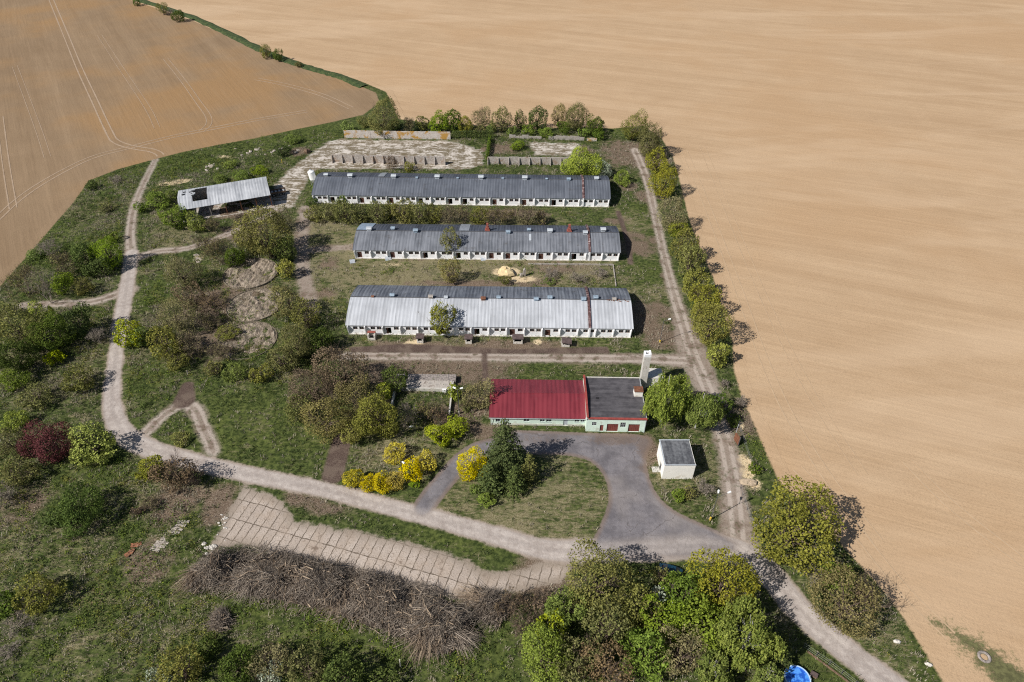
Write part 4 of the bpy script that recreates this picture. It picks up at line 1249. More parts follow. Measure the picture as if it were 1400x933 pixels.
# utility poles
for px, py, h, lab in ((1006, 606, 2.4, 'rusty red gate post on the field edge of the dirt track'),):
    p = W(px, py)
    r = thing('gate_post', lab, 'post', (p.x, p.y, 0), R(15))
    MB().box(-.12, .12, -.9, .9, .3, h).build('sheet', M['rust'], r)
    MB().tube((0, -.9, -.1), (0, -.9, h + .5), .09, n=8).build('post', M['steel'], r)
    MB().tube((0, .9, -.1), (0, .9, h + 2.6), .07, n=8).build('post', M['galv'], r)
for px, py, h, mat, nm, lab in ((548, 913, 2.8, 'paleconc', 'concrete_post', 'upright white concrete post in grass below the brush pile'),
                                (386, 224, 1.7, 'yellow', 'marker_post', 'yellow marker post in the weeds above the open shed'),
                                (257, 512, 1.2, 'concrete', 'marker_post', 'grey stub post at the top of the triangle track')):
    p = W(px, py)
    tag(MB().tube((p.x, p.y, -.1), (p.x + .1, p.y, h), .12, .10, 8).build(nm, M[mat]), lab, 'post')
# long wire fence line between field track and big tree
def mesh_fence(label, pts, n, h, group=None, seed=0, postm='steel'):
    ps = smooth_line(PX(pts), 6)
    seg = np.r_[0, np.cumsum(np.hypot(*np.diff(ps, axis=0).T))]
    root = thing('wire_fence', label, 'fence', (ps[0][0], ps[0][1], 0), 0, group)
    at = lambda s: (np.interp(s, seg, ps[:, 0]) - ps[0][0], np.interp(s, seg, ps[:, 1]) - ps[0][1])
    rr = random.Random(seed); tops = []
    for k in range(n):
        x, y = at(seg[-1] * k / (n - 1))
        t = (x + rr.uniform(-.1, .1), y + rr.uniform(-.1, .1), h + rr.uniform(-.1, .1))
        MB().tube((x, y, -.2), t, .055, .05, 6).build('post', M[postm], root)
        tops.append(((x, y), t))
    w = MB()
    for k in range(n - 1):
        (b0, t0), (b1, t1) = tops[k], tops[k + 1]
        for f in (.25, .6, .95):
            a = Vector((b0[0], b0[1], 0)).lerp(Vector(t0), f); b = Vector((b1[0], b1[1], 0)).lerp(Vector(t1), f)
            w.tube(a, b, .012, n=3, cap=False)
    w.build('wire', M['galv'], root)
    return root


mesh_fence('post-and-wire fence along the road by the blue pool', [(1098, 886), (1128, 906), (1155, 926), (1185, 950)], 6, 1.5, seed=1)
mesh_fence('dark wire fence between the dirt track and the largest roadside tree', [(1012, 668), (1022, 700), (1033, 728)], 7, 1.2, seed=2)
mesh_fence('wire fence along the field edge opposite the gate post', [(1008, 575), (1018, 610), (1030, 640)], 5, 1.3, seed=4)
kb = MB(); kl = smooth_line(PX([(1103, 891), (1130, 911), (1158, 932), (1190, 958)]), 4)
for k in range(len(kl) - 1):
    a, b = Vector((*kl[k], .05)), Vector((*kl[k + 1], .05))
    n = (b - a).normalized().cross(Vector((0, 0, 1))) * .14
    kb.add([a - n, b - n, b + n, a + n, a - n + Vector((0, 0, .15)), b - n + Vector((0, 0, .15)), b + n + Vector((0, 0, .15)), a + n + Vector((0, 0, .15))], [(4, 5, 6, 7), (0, 1, 5, 4), (3, 7, 6, 2), (0, 4, 7, 3), (1, 2, 6, 5)])
tag(kb.build('kerb', M['wood']), kind='structure')

# ivy-covered fence at the silage yard
# ------------------------------------------------------------------ blue garden pool
p = W(1088, 931)
pool = thing('garden_pool', 'round above-ground garden pool with blue liner on the lawn', 'pool', (p.x, p.y, 0))
MB().lathe([(2.0, 0), (2.0, 1.0), (1.92, 1.0), (1.92, .1), (.001, .08)], 40).build('liner', M['poolwall'], pool)
MB().lathe([(1.88, 1.003), (1.88, 1.06), (2.07, 1.06), (2.07, 1.003), (1.88, 1.003)], 40).build('rim', M['poolrim'], pool)
MB().lathe([(1.915, .82), (.001, .82)], 40).build('water', M['poolwater'], pool)
ld = MB()
for y in (-.25, .25):
    ld.tube((1.7, y, 1.3), (2.05, y, 1.35), .03, n=6).tube((2.05, y, 1.35), (2.45, y, 0), .03, n=6)
for z in (.3, .6, .9):
    ld.tube((2.42 - z * .27, -.25, z), (2.42 - z * .27, .25, z), .03, n=6)
ld.build('ladder', M['galv'], pool)
p = W(1112, 924)
cr = thing('garden_crate', 'weathered wooden box standing right beside the blue pool', 'crate', (p.x, p.y, 0), R(-35))
MB().box(-.5, .5, -.35, .35, 0, .5).build('body', M['wood'], cr)
MB().box(-.56, .56, -.41, .41, .502, .56).build('lid', M['hutroof'], cr)

# ------------------------------------------------------------------ parked car below the trees
p = W(916, 783)
car = thing('parked_car', 'dark blue car half hidden under the trees at the road bend', 'car', (p.x, p.y, 0), R(-20))
prof = [(-2.1, .35), (-2.12, .75), (-1.95, .95), (-1.25, 1.02), (-.6, 1.45), (.75, 1.47), (1.55, 1.05), (2.05, .9), (2.15, .6), (2.1, .35)]
bm_ = MB()
n = len(prof)
secs = [(-.86, .93), (-.8, 1.0), (0, 1.02), (.8, 1.0), (.86, .93)]
vs, fs = [], []
for (y, s) in secs:
    for (x, z) in prof:
        yy = y * (.82 if z > 1.1 else 1.0)
        vs.append((x * s, yy, .35 + (z - .35) * s))
for k in range(len(secs) - 1):
    for i in range(n):
        fs.append((k * n + i, k * n + (i + 1) % n, (k + 1) * n + (i + 1) % n, (k + 1) * n + i))
fs += [tuple(range(n))[::-1], tuple(range((len(secs) - 1) * n, len(secs) * n))]
bm_.add(vs, fs).build('body', M['carblue'], car)
gl = MB()
gl.add([(-1.2, -.64, 1.06), (-1.2, .64, 1.06), (-.66, .6, 1.46), (-.66, -.6, 1.46)], [(0, 1, 2, 3)])
gl.add([(1.52, -.64, 1.10), (1.52, .64, 1.10), (.84, .6, 1.48), (.84, -.6, 1.48)], [(3, 2, 1, 0)])
for s in (-1, 1):
    gl.add([(-1.05, s * .83, 1.05), (1.35, s * .83, 1.05), (.75, s * .735, 1.42), (-.58, s * .735, 1.42)], [(0, 1, 2, 3)])
gl.build('glazing', M['glass'], car)
for x in (-1.3, 1.3):
    for y in (-.8, .8):
        w = MB().tube((x, y - .1, .32), (x, y + .1, .32), .32, n=16).build('wheel', M['rubber'], car)
        MB().tube((x, y - .105, .32), (x, y + .105, .32), .18, n=10).build('rim', M['galv'], w)
for y in (-.6, .6):
    MB().box(2.02, 2.12, y - .18, y + .18, .62, .78).build('headlight', M['lampglass'], car)

# ------------------------------------------------------------------ tractor tyre, boulders, slabs, rubble
p = W(1345, 899)
ty = thing('tractor_tyre', 'old grey tractor tyre lying in weeds at the ploughed corner', 'tyre', (p.x, p.y, .18), 0)
ring = MB(); nn, mm = 28, 8; vs, fs = [], []
for i in range(nn):
    for j in range(mm):
        a, b = 2 * math.pi * i / nn, 2 * math.pi * j / mm
        r_ = .82 + .24 * math.cos(b)
        vs.append((r_ * math.cos(a), r_ * math.sin(a), .18 * math.sin(b)))
        fs.append((i * mm + j, ((i + 1) % nn) * mm + j, ((i + 1) % nn) * mm + (j + 1) % mm, i * mm + (j + 1) % mm))
ring.add(vs, fs).build('tyre', M['gravel'], ty)
MB().lathe([(.55, -.1), (.001, -.08)], 20).build('soil_fill', M['plowed_field'], ty)


def rock(name, label, px, py, s, mat, cat, group=None, flat=.6, seed=0):
    p = W(px, py)
    rr = np.random.default_rng(seed)
    mb = MB(); vs = []; fs = []
    rows, cols = 6, 9
    ph = rr.random(6) * 6
    for j in range(rows + 1):
        t = math.pi * j / rows
        for i in range(cols):
            a = 2 * math.pi * i / cols
            q = 1 + .22 * math.sin(2 * a + ph[0]) + .15 * math.sin(3 * t + ph[1] + a) + rr.uniform(-.1, .1)
            vs.append((p.x + s * q * math.sin(t) * math.cos(a), p.y + s * .8 * q * math.sin(t) * math.sin(a), s * flat * (q * math.cos(t)) + s * flat * .4))
    for j in range(rows):
        for i in range(cols):
            fs.append((j * cols + i, j * cols + (i + 1) % cols, (j + 1) * cols + (i + 1) % cols, (j + 1) * cols + i))
    return tag(mb.add(vs, fs).build(name, M[mat]), label, cat, group)


rock('boulder', 'single white boulder on the verge beside the ploughed corner', 1269, 909, .5, 'stone', 'boulder', seed=1)
rock('boulder', 'pale boulder in the grass under the brown roadside tree', 1226, 878, .55, 'stone', 'boulder', seed=2)
rock('boulder', 'small white stone in the grass before the bare basin tree', 563, 584, .45, 'lampglass', 'boulder', seed=3)
rock('sand_heap', 'pale yellow sand heap between the middle and nearest barns', 692, 374, 2.6, 'sand', 'sand heap', flat=.45, seed=7)
rock('sand_heap', 'tan gravel heap on the field side of the dirt track', 1024, 660, 1.5, 'tansand', 'sand heap', flat=.35, seed=8)
rock('dark_heap', 'dark brown earth heap where the cracked yard meets weeds', 420, 209, 1.5, 'wood', 'earth heap', flat=.6, seed=9)
# pale rubble strewn in the weeds above the shed, along the cracked yard
RUB = [(322 + i * 6.5 + (i * 37 % 5), 204 + (i * 53 % 11) - i * .35) for i in range(14)]
for i, (x, y) in enumerate(RUB):
    rock('concrete_chunk', 'pale concrete chunk strewn among weeds above the open shed', x, y, .45 + .1 * (i % 5), 'rubble', 'chunk', 'concrete chunks in the weeds above the shed', .5, 20 + i)
def chunks(label, group, px, py, sx, sy, n, s0, mat, seed):
    r3 = random.Random(seed)
    for k in range(n):
        rock('concrete_chunk', label, px + r3.gauss(0, sx), py + r3.gauss(0, sy), s0 * r3.uniform(.5, 1.3), mat, 'chunk', group, .5, seed * 50 + k)


chunks('white concrete chunk spilled at the upper left corner of slab yard', 'white chunks at the slab yard corner', 285, 749, 5, 4, 16, .38, 'stone', 5)
chunks('tan broken chunk in the pale heap behind the shed', 'tan chunks heaped behind the shed', 290, 229, 5, 2.5, 14, .55, 'rubble', 6)
chunks('pale broken slab piece below the twiggy shrubs by track', 'pale slab pieces by the shed track', 270, 352, 3, 5, 12, .42, 'rubble', 7)
chunks('light rubble piece strewn along the left end of slab yard', 'rubble pieces along the slab yard edge', 305, 715, 4, 14, 16, .22, 'stone', 8)
# ruined post with slanting slab near the sand heap
p = W(716, 378)
st = thing('ruined_pillar', 'leaning grey concrete pillar stump right of the sand heap', 'pillar', (p.x, p.y, 0), R(10))
MB().prism([(-.35, -.1), (.45, -.1), (.55, 2.2), (.25, 2.7), (-.1, 2.3)], 'y', -.3, .3).build('pillar', M['concrete'], st)
MB().prism([(-1.2, -.1), (-.36, -.1), (-.36, .9), (-.9, 1.1)], 'y', -.5, .4).build('footing', M['concrete'], st)
# loose sheets by the middle barn
for px, py, s, lab in ((482, 359, 1.3, 'bent white sheet fallen at the left end of the middle barn'), (531, 355, 1.5, 'tilted grey sheet leaning on a doorway of the middle barn'), (661, 355, 1.5, 'pale sheet lying before the middle barn right of the tree')):
    p = W(px, py)
    o = MB().box(-s * .6, s * .6, -s * .5, s * .5, 0, .06).build('loose_sheet', M['ventw'])
    o.location = (p.x, p.y, .35); o.rotation_euler = (R(28), R(6), R(20))
    tag(o, lab, 'sheet')
# fallen lean-to frame (grey netting) at the right between barns: low concrete kerb frame
kf = MB()
q0, q1, q2, q3 = W(722, 362), W(838, 363), W(842, 392), W(838, 391)
for a, b in ((q0, q1), (q1, q2)):
    n = (b - a).normalized().cross(Vector((0, 0, 1))) * .12
    kf.add([a - n, b - n, b + n, a + n] + [v + Vector((0, 0, .45)) for v in (a - n, b - n, b + n, a + n)], [(4, 5, 6, 7), (0, 1, 5, 4), (3, 7, 6, 2), (0, 4, 7, 3), (1, 2, 6, 5)])
tag(kf.build('pen_kerb', M['concrete']), 'low grey concrete kerb round the weedy pen by the middle barn', 'kerb')
# slabs laid like steps in the rough meadow
for i in range(9):
    t = i / 8
    p = W(212 + 40 * t, 752 - 38 * t)
    o = MB().box(-1.0 - .12 * (i % 3), 1.0 + .1 * (i * 7 % 4), -.33, .33, -.05, .10).build('stone_slab', M['rubble'])
    o.location = (p.x, p.y, .02); o.rotation_euler = (R((i * 37 % 7) - 3), R((i * 23 % 7) - 3), R(-12 + (i * 29 % 13)))
    tag(o, 'pale concrete slab in the step-like row in the rough meadow', 'slab', 'row of slabs in the meadow')
for px, py, rz, lab in ((178, 757, 60, 'orange rusty sheet lying lower in the meadow left of slabs'), (187, 746, 20, 'orange rusty sheet lying upper beside the meadow slabs')):
    p = W(px, py)
    o = MB().prism([(-1.0, -.4), (.2, -.55), (.95, -.2), (.8, .45), (-.2, .35), (-.9, .5)], 'z', 0, .05).build('rusty_sheet', M['orange'])
    o.location = (p.x, p.y, .3); o.rotation_euler = (R(8), R(6), R(rz)); tag(o, lab, 'sheet', 'orange rusty sheets in the meadow')
# ================================================================== VEGETATION
def leaf_mat(name, a, b, trans=0.25, dark=None):
    """foliage: tone per leaf (mesh attribute) and per plant; light passes through thin leaves"""
    g = NG(name)
    t = g.attr('tone')
    col = g.mix(t, a, b)
    hs = g.n.new('ShaderNodeHueSaturation')
    r = g.rand()
    g.val(g.math('ADD', g.math('MULTIPLY', r, .02), .492), hs.inputs['Hue'])
    r2 = g.math('FRACT', g.math('MULTIPLY', r, 7.31))
    g.val(g.math('ADD', g.math('MULTIPLY', r2, .35), .82), hs.inputs['Value'])
    g.val(g.math('ADD', g.math('MULTIPLY', g.math('FRACT', g.math('MULTIPLY', r, 3.7)), .25), .85), hs.inputs['Saturation'])
    g.val(col, hs.inputs['Color'])
    g.out(hs.outputs[0], .8, 0, .15)
    tr = g.n.new('ShaderNodeBsdfTranslucent')
    g.val(hs.outputs[0], tr.inputs['Color'])
    mx = g.n.new('ShaderNodeMixShader'); mx.inputs[0].default_value = trans
    g.l.new(g.bsdf.outputs[0], mx.inputs[1]); g.l.new(tr.outputs[0], mx.inputs[2])
    g.l.new(mx.outputs[0], g.n['Material Output'].inputs['Surface'])
    return g.m


LM = {
    'green': leaf_mat('fresh_green_leaves', (0.099, 0.144, 0.018), (0.281, 0.354, 0.052)),
    'lime': leaf_mat('lime_green_leaves', (0.175, 0.216, 0.018), (0.421, 0.450, 0.050)),
    'birch': leaf_mat('birch_leaves', (0.088, 0.128, 0.016), (0.31, 0.345, 0.055)),
    'dark': leaf_mat('deep_green_leaves', (0.049, 0.079, 0.015), (0.158, 0.204, 0.038)),
    'olive': leaf_mat('olive_spring_leaves', (0.140, 0.146, 0.020), (0.398, 0.378, 0.060)),
    'olivedk': leaf_mat('dull_olive_leaves', (0.105, 0.110, 0.026), (0.298, 0.286, 0.078)),
    'brown': leaf_mat('brownish_buds', (0.125, 0.110, 0.038), (0.32, 0.275, 0.115), .15),
    'redbrown': leaf_mat('red_brown_buds', (0.105, 0.072, 0.042), (0.26, 0.182, 0.108), .15),
    'grey': leaf_mat('grey_buds', (0.17, 0.145, 0.10), (0.36, 0.31, 0.23), .15),
    'spruce': leaf_mat('spruce_needles', (0.031, 0.051, 0.012), (0.138, 0.175, 0.044), .05),
    'thuja': leaf_mat('thuja_scales', (0.085, 0.092, 0.026), (0.24, 0.235, 0.075), .05),
    'yellow': leaf_mat('yellow_blossom', (0.40, 0.315, 0.012), (0.76, 0.62, 0.04), .25),
    'maroon': leaf_mat('maroon_leaves', (0.060, 0.022, 0.026), (0.175, 0.062, 0.068), .2),
    'white': leaf_mat('pale_blossom', (0.17, 0.21, 0.11), (0.50, 0.53, 0.43), .2),
}
TWM = {'brown': plain('brown_twigs', (0.155, 0.113, 0.086), .4, 2), 'grey': plain('grey_twigs', (0.30, 0.25, 0.21), .35, 2), 'dark': M['bark'], 'birch': M['birchbark']}


def unit(rng, n):
    v = rng.normal(size=(n, 3))
    return v / np.linalg.norm(v, axis=1)[:, None]


def leaf_quads(rng, pos, out, size, tone, flat=0.5):
    """one bent quad per leaf clump"""
    n = len(pos)
    nrm = out * (1 - flat) + unit(rng, n) * .8 + np.array([0, 0, .35])
    nrm /= np.linalg.norm(nrm, axis=1)[:, None]
    t = np.cross(nrm, unit(rng, n)); t /= np.linalg.norm(t, axis=1)[:, None] + 1e-9
    b = np.cross(nrm, t)
    s = (size * rng.uniform(.6, 1.35, n))[:, None]
    asp = rng.uniform(.55, .9, n)[:, None]
    v = np.stack([pos - t * s * .5, pos - b * s * .5 * asp - nrm * s * .1, pos + t * s * .5, pos + b * s * .5 * asp - nrm * s * .1], 1).reshape(-1, 3)
    return v, np.arange(4 * n).reshape(n, 4), np.repeat(tone, 4)


def lobes(rng, rad, hh, zc, n):
    """overlapping sub-crowns that make an uneven outline"""
    L = [(np.array([0, 0, zc]), np.array([rad * .62, rad * .62, hh * .68]))]
    for i in range(n):
        d = unit(rng, 1)[0]
        d[2] = d[2] * .9 + .1
        f = rng.uniform(.42, .72)
        c = np.array([0, 0, zc]) + d * f * np.array([rad, rad, hh])
        r = rng.uniform(.26, .46) * rad
        L.append((c, np.array([r, r, min(r, hh * .55)])))
    return L


def crown_points(rng, L, total, shell=.22, zmin=.15):
    area = np.array([r[0] * r[0] for _, r in L]); area /= area.sum()
    P, O, T = [], [], []
    for k, (c, r) in enumerate(L):
        n = int(total * area[k] * 1.5) + 5
        d = unit(rng, n)
        # clumps: cluster directions
        cd = unit(rng, max(6, n // 45))
        near = cd[rng.integers(0, len(cd), n)]
        d = d * .55 + near * .75; d /= np.linalg.norm(d, axis=1)[:, None]
        q = 1 - np.abs(rng.normal(0, shell, n)) + rng.normal(0, .07, n)
        p = c + d * r * q[:, None]
        ok = p[:, 2] > zmin
        for j, (c2, r2) in enumerate(L):
            if j != k:
                ok &= (((p - c2) / (r2 * .78)) ** 2).sum(1) > 1
        lt = rng.uniform(-.14, .14)
        P.append(p[ok]); O.append(d[ok]); T.append(np.clip(rng.uniform(.15, .85, n)[ok] + lt, 0, 1))
    P, O, T = np.concatenate(P), np.concatenate(O), np.concatenate(T)
    if len(P) > total:
        i = rng.permutation(len(P))[:total]; P, O, T = P[i], O[i], T[i]
    return P, O, T


def tubes_np(segs, sides=3):
    """segs: list of (p0, p1, r0, r1)"""
    p0 = np.array([s[0] for s in segs], float); p1 = np.array([s[1] for s in segs], float)
    r0 = np.array([s[2] for s in segs]); r1 = np.array([s[3] for s in segs])
    ax = p1 - p0; ax /= np.linalg.norm(ax, axis=1)[:, None] + 1e-9
    h = np.where(np.abs(ax[:, 2:3]) > .9, np.array([[1., 0, 0]]), np.array([[0, 0, 1.]]))
    s = np.cross(ax, h); s /= np.linalg.norm(s, axis=1)[:, None]
    t = np.cross(ax, s)
    vs = []
    for p, r in ((p0, r0), (p1, r1)):
        for i in range(sides):
            a = 2 * math.pi * i / sides
            vs.append(p + (s * math.cos(a) + t * math.sin(a)) * r[:, None])
    v = np.stack(vs, 1).reshape(-1, 3)
    n = len(segs); b = (np.arange(n) * sides * 2)[:, None]
    f = np.concatenate([b + np.array([[i, (i + 1) % sides, sides + (i + 1) % sides, sides + i]]) for i in range(sides)])
    return v, f


def branch_tree(rng, rad, H, stems, depth, spread, r0, up=.25, zstart=0.0, kids=(3, 5)):
    segs = []
    def grow(p, d, ln, r, lev):
        nseg = 2
        for k in range(nseg):
            q = p + d * ln / nseg
            segs.append((p.copy(), q.copy(), r, r * .75)); p = q; r *= .75
            d = d + rng.normal(0, .16, 3) + np.array([0, 0, up * .2]); d /= np.linalg.norm(d)
        if lev >= depth: return
        for _ in range(rng.integers(*kids)):
            e = d + rng.normal(0, spread, 3) + np.array([0, 0, up * .5]); e /= np.linalg.norm(e)
            grow(p - d * ln * rng.uniform(0, .45), e, ln * rng.uniform(.55, .8), max(r * .7, .018), lev + 1)
    for s in range(stems):
        a = 2 * math.pi * s / stems + rng.uniform(0, 1)
        tilt = rng.uniform(.15, .6) if stems > 1 else .05
        d = np.array([math.cos(a) * tilt, math.sin(a) * tilt, 1.0]); d /= np.linalg.norm(d)
        grow(np.array([math.cos(a) * .12 * (stems > 1), math.sin(a) * .12 * (stems > 1), -.2 + zstart]), d, H * .36, r0, 0)
    # fit into the wanted size
    P = np.array([s[1] for s in segs])
    hx = np.percentile(np.hypot(P[:, 0], P[:, 1]), 97); hz = np.percentile(P[:, 2], 98)
    kx, kz = rad / hx, H / hz
    return [(s[0] * [kx, kx, kz], s[1] * [kx, kx, kz], s[2], s[3]) for s in segs]


PROTO = {}


def proto(kind, size, var):
    """meshes of one plant kind: (crown mesh, wood mesh, crown radius, height)"""
    key = (kind, size, var)
    if key in PROTO: return PROTO[key]
    rng = np.random.default_rng(abs(hash(str(key))) % 1000 if False else (sum(ord(c) for c in kind) * 31 + int(size * 10) * 7 + var * 101))
    rad = size
    shape = KINDS[kind]['shape']; K = KINDS[kind]
    H = rad * 2 * K['hw']
    leaf = K.get('leaf', .34)
    if size <= 2.2: leaf *= .82
    tot = int(K['cov'] * 4 * math.pi * rad * rad * (.5 + .5 * min(1.4, H / (2 * rad))) / (leaf * leaf * .45))
    tot = max(60, min(tot, 24000))
    segs = []
    if shape in ('round', 'shrub'):
        bot = .07 if shape == 'round' else 0.0
        zc = H * (.5 + bot / 2); hh = H * (.5 - bot / 2)
        L = lobes(rng, rad, hh, zc, K.get('lobes', 13))
        P, O, T = crown_points(rng, L, tot, K.get('shell', .2))
        kx = rad * .96 / np.percentile(np.hypot(P[:, 0], P[:, 1]), 95)
        z0, z1 = np.percentile(P[:, 2], 1), np.percentile(P[:, 2], 99)
        zb = H * bot if shape == 'round' else .1
        fit = lambda q: np.column_stack([q[:, 0] * kx, q[:, 1] * kx, zb + (q[:, 2] - z0) * (H - zb) / (z1 - z0)])
        P = fit(P)
        L = [(fit(c[None])[0], r) for c, r in L]
        v, f, t = leaf_quads(rng, P, O, leaf, T)
        if shape == 'round':
            segs = [(np.array([0, 0, -.2]), np.array([.05 * rad, 0, H * .35]), .045 * H * .5 + .06, .03 * H * .5 + .03)]
            for c, r in L[1:]:
                segs.append((np.array([.03 * rad, 0, H * rng.uniform(.15, .34)]), c, .03 + .012 * H, .03))
        else:
            segs = [(np.array([0, 0, -.1]), c, .05, .02) for c, r in L[1:7]]
        if K.get('twigs'):
            segs += [s for s in branch_tree(rng, rad * .97, H * .97, 3 if shape == 'shrub' else 2, K['twigs'], .55, .05 + .008 * H)]
    elif shape == 'bare':
        segs = branch_tree(rng, rad, H, K.get('stems', 5), K['depth'], .6, .05 + .006 * H, kids=K.get('kids', (3, 5)))
        ends = np.array([s[1] for s in segs[len(segs) // 6:]])
        n = tot
        P = ends[rng.integers(0, len(ends), n)] + rng.normal(0, .16, (n, 3))
        c0 = np.array([0, 0, H * .45]); O = P - c0; O /= np.linalg.norm(O, axis=1)[:, None] + 1e-6
        v, f, t = leaf_quads(rng, P, O, leaf, rng.random(n))
    elif shape == 'birch':
        zc, hh = H * .56, H * .44
        L = lobes(rng, rad * .95, hh, zc, 22)
        L = [(c, r * (1 if k == 0 else .82)) for k, (c, r) in enumerate(L)]
        nst = tot // 7
        P, O, T = crown_points(rng, L, nst, .25)
        m = 7
        dz = (np.arange(m)[None, :] * rng.uniform(.16, .36, (len(P), 1)))
        drift = unit(rng, len(P))[:, None, :] * np.arange(m)[None, :, None] * .05
        PP = P[:, None, :] + drift; PP[:, :, 2] -= dz
        PP[:, :, 2] = np.maximum(PP[:, :, 2], .4)
        v, f, t = leaf_quads(rng, PP.reshape(-1, 3), np.repeat(O, m, 0), leaf, np.clip(np.repeat(T, m) + rng.normal(0, .12, len(P) * m), 0, 1))
        tr = [np.array([0, 0, -.2])]
        for k in range(1, 7):
            tr.append(np.array([rng.normal(0, .12) * k * .3, rng.normal(0, .12) * k * .3, H * .95 * k / 6]))
        for k in range(6):
            segs.append((tr[k], tr[k + 1], .02 * H * (1 - k / 7) * .8 + .03, .02 * H * (1 - (k + 1) / 7) * .8 + .03))
        for c, r in L[1:]:
            k = int(rng.integers(2, 5))
            segs.append((tr[k], tr[k] + (c - tr[k]) * .8, .045, .015))
    elif shape == 'cone':
        P, O, T = [], [], []
        nl = int(H / .7)
        for k in range(nl):
            z = .4 + (H - .5) * k / nl
            rr_ = rad * (1 - (z / H)) ** K.get('pow', .85) + .12
            nb = max(5, int(rr_ * 4.2))
            ph = rng.uniform(0, 6)
            for b in range(nb):
                a = ph + 2 * math.pi * b / nb + rng.normal(0, .15)
                lb = rr_ * rng.uniform(.72, 1.1)
                m = max(3, int(lb * K.get('dens', 13)))
                s = rng.random(m) ** .7
                w = (.10 + .26 * s * (1 - s * .5)) * min(1, lb)
                side = rng.normal(0, 1, m) * w
                dr = np.array([math.cos(a), math.sin(a), 0]); pe = np.array([-math.sin(a), math.cos(a), 0])
                p = dr * (s * lb)[:, None] + pe * side[:, None]
                p[:, 2] = z - K.get('droop', .3) * s * lb * (1 - .45 * s) + rng.normal(0, .07, m)
                p[:, 2] = np.maximum(p[:, 2], .1)
                P.append(p); O.append(np.repeat((dr + [0, 0, .6])[None], m, 0)); T.append(np.clip(rng.random(m) * .9 + rng.uniform(-.15, .15), 0, 1))
        P, O, T = np.concatenate(P), np.concatenate(O), np.concatenate(T)
        O = O / np.linalg.norm(O, axis=1)[:, None]
        v, f, t = leaf_quads(rng, P, O, leaf, T, .35)
        segs = [(np.array([0, 0, -.2]), np.array([0, 0, H * .96]), .03 * H * .5 + .05, .03)]
    cm = mesh_np(kind + '_foliage', v, f, {'tone': t})
    cm.materials.append(LM[K['mat']])
    wv, wf = tubes_np(segs, 5 if len(segs) < 60 else 3)
    wm = mesh_np(kind + '_wood', wv, wf, None, True)
    wm.materials.append(TWM[K.get('wood', 'dark')])
    PROTO[key] = (cm, wm, rad, H)
    return PROTO[key]


KINDS = {
    'green': dict(shape='round', hw=.92, mat='green', cov=1.15, leaf=.36),
    'lime': dict(shape='round', hw=.88, mat='lime', cov=1.22, leaf=.34),
    'darktree': dict(shape='round', hw=.95, mat='dark', cov=1.28, leaf=.36),
    'olive': dict(shape='round', hw=.95, mat='olive', cov=1.16, leaf=.33, twigs=3, wood='brown', lobes=16),
    'olivedk': dict(shape='round', hw=.97, mat='olivedk', cov=1.08, leaf=.33, twigs=3, wood='brown', lobes=16),
    'browntree': dict(shape='round', hw=.95, mat='brown', cov=0.71, leaf=.28, twigs=4, wood='brown'),
    'redtree': dict(shape='round', hw=.9, mat='redbrown', cov=0.68, leaf=.28, twigs=4, wood='brown'),
    'birch': dict(shape='birch', hw=1.15, mat='birch', cov=1.49, leaf=.28, wood='birch'),
    'spruce': dict(shape='cone', hw=1.6, mat='spruce', cov=1, leaf=.36, dens=11),
    'broadspruce': dict(shape='cone', hw=1.22, mat='spruce', cov=1, leaf=.34, dens=11, pow=.72, droop=.4),
    'thuja': dict(shape='cone', hw=1.8, mat='thuja', cov=1, leaf=.28, dens=14, pow=.55, droop=.1),
    'gshrub': dict(shape='shrub', hw=.62, mat='green', cov=1.15, leaf=.30),
    'dshrub': dict(shape='shrub', hw=.62, mat='dark', cov=1.15, leaf=.32),
    'oshrub': dict(shape='shrub', hw=.62, mat='olivedk', cov=0.94, leaf=.30, twigs=3, wood='brown'),
    'lshrub': dict(shape='shrub', hw=.65, mat='lime', cov=1.15, leaf=.30),
    'yshrub': dict(shape='shrub', hw=.75, mat='yellow', cov=1.1, leaf=.24),
    'maroon': dict(shape='round', hw=.8, mat='maroon', cov=1.01, leaf=.32, twigs=3),
    'white': dict(shape='round', hw=.9, mat='white', cov=0.81, leaf=.30, twigs=3, wood='grey'),
    'bshrub': dict(shape='bare', hw=.7, mat='brown', cov=.18, leaf=.24, depth=4, stems=6, wood='brown'),
    'rshrub': dict(shape='bare', hw=.7, mat='redbrown', cov=.18, leaf=.24, depth=4, stems=6, wood='brown'),
    'greyshrub': dict(shape='bare', hw=.65, mat='grey', cov=.07, leaf=.22, depth=4, stems=6, wood='grey'),
    'baretree': dict(shape='bare', hw=.95, mat='brown', cov=.03, leaf=.2, depth=4, stems=4, wood='grey', kids=(3, 5)),
}
SHRUB = {'gshrub', 'dshrub', 'oshrub', 'lshrub', 'yshrub', 'bshrub', 'rshrub', 'greyshrub'}
SIZES = (1.4, 2.4, 3.8, 6.0)
_cnt = {}


def plant(px, py, rpx, kind, name, label, group=None, hf=1.0, wf=1.0):
    K = KINDS[kind]
    p = W(px, py)
    for _ in range(3):
        r = 1.13 * rpx / scale_at(p)
        H = 2 * r * K['hw'] * hf
        p = W(px, py, H * .52)
    size = min(SIZES, key=lambda s: abs(math.log(s / r)))
    _cnt[kind, size] = _cnt.get((kind, size), 0) + 1
    nv = 2 if size < 5 else 3
    cm, wm, pr, pH = proto(kind, size, _cnt[kind, size] % nv)
    o = thing(name, label, 'shrub' if kind in SHRUB else 'tree', (p.x, p.y, 0), random.uniform(0, 6.28), group)
    o.scale = (r / pr * wf, r / pr * (2 - wf), H / pH)
    link_mesh('stem' if kind in SHRUB else 'trunk', wm, None, o)
    link_mesh('foliage' if kind in SHRUB else 'crown', cm, None, o)
    return o


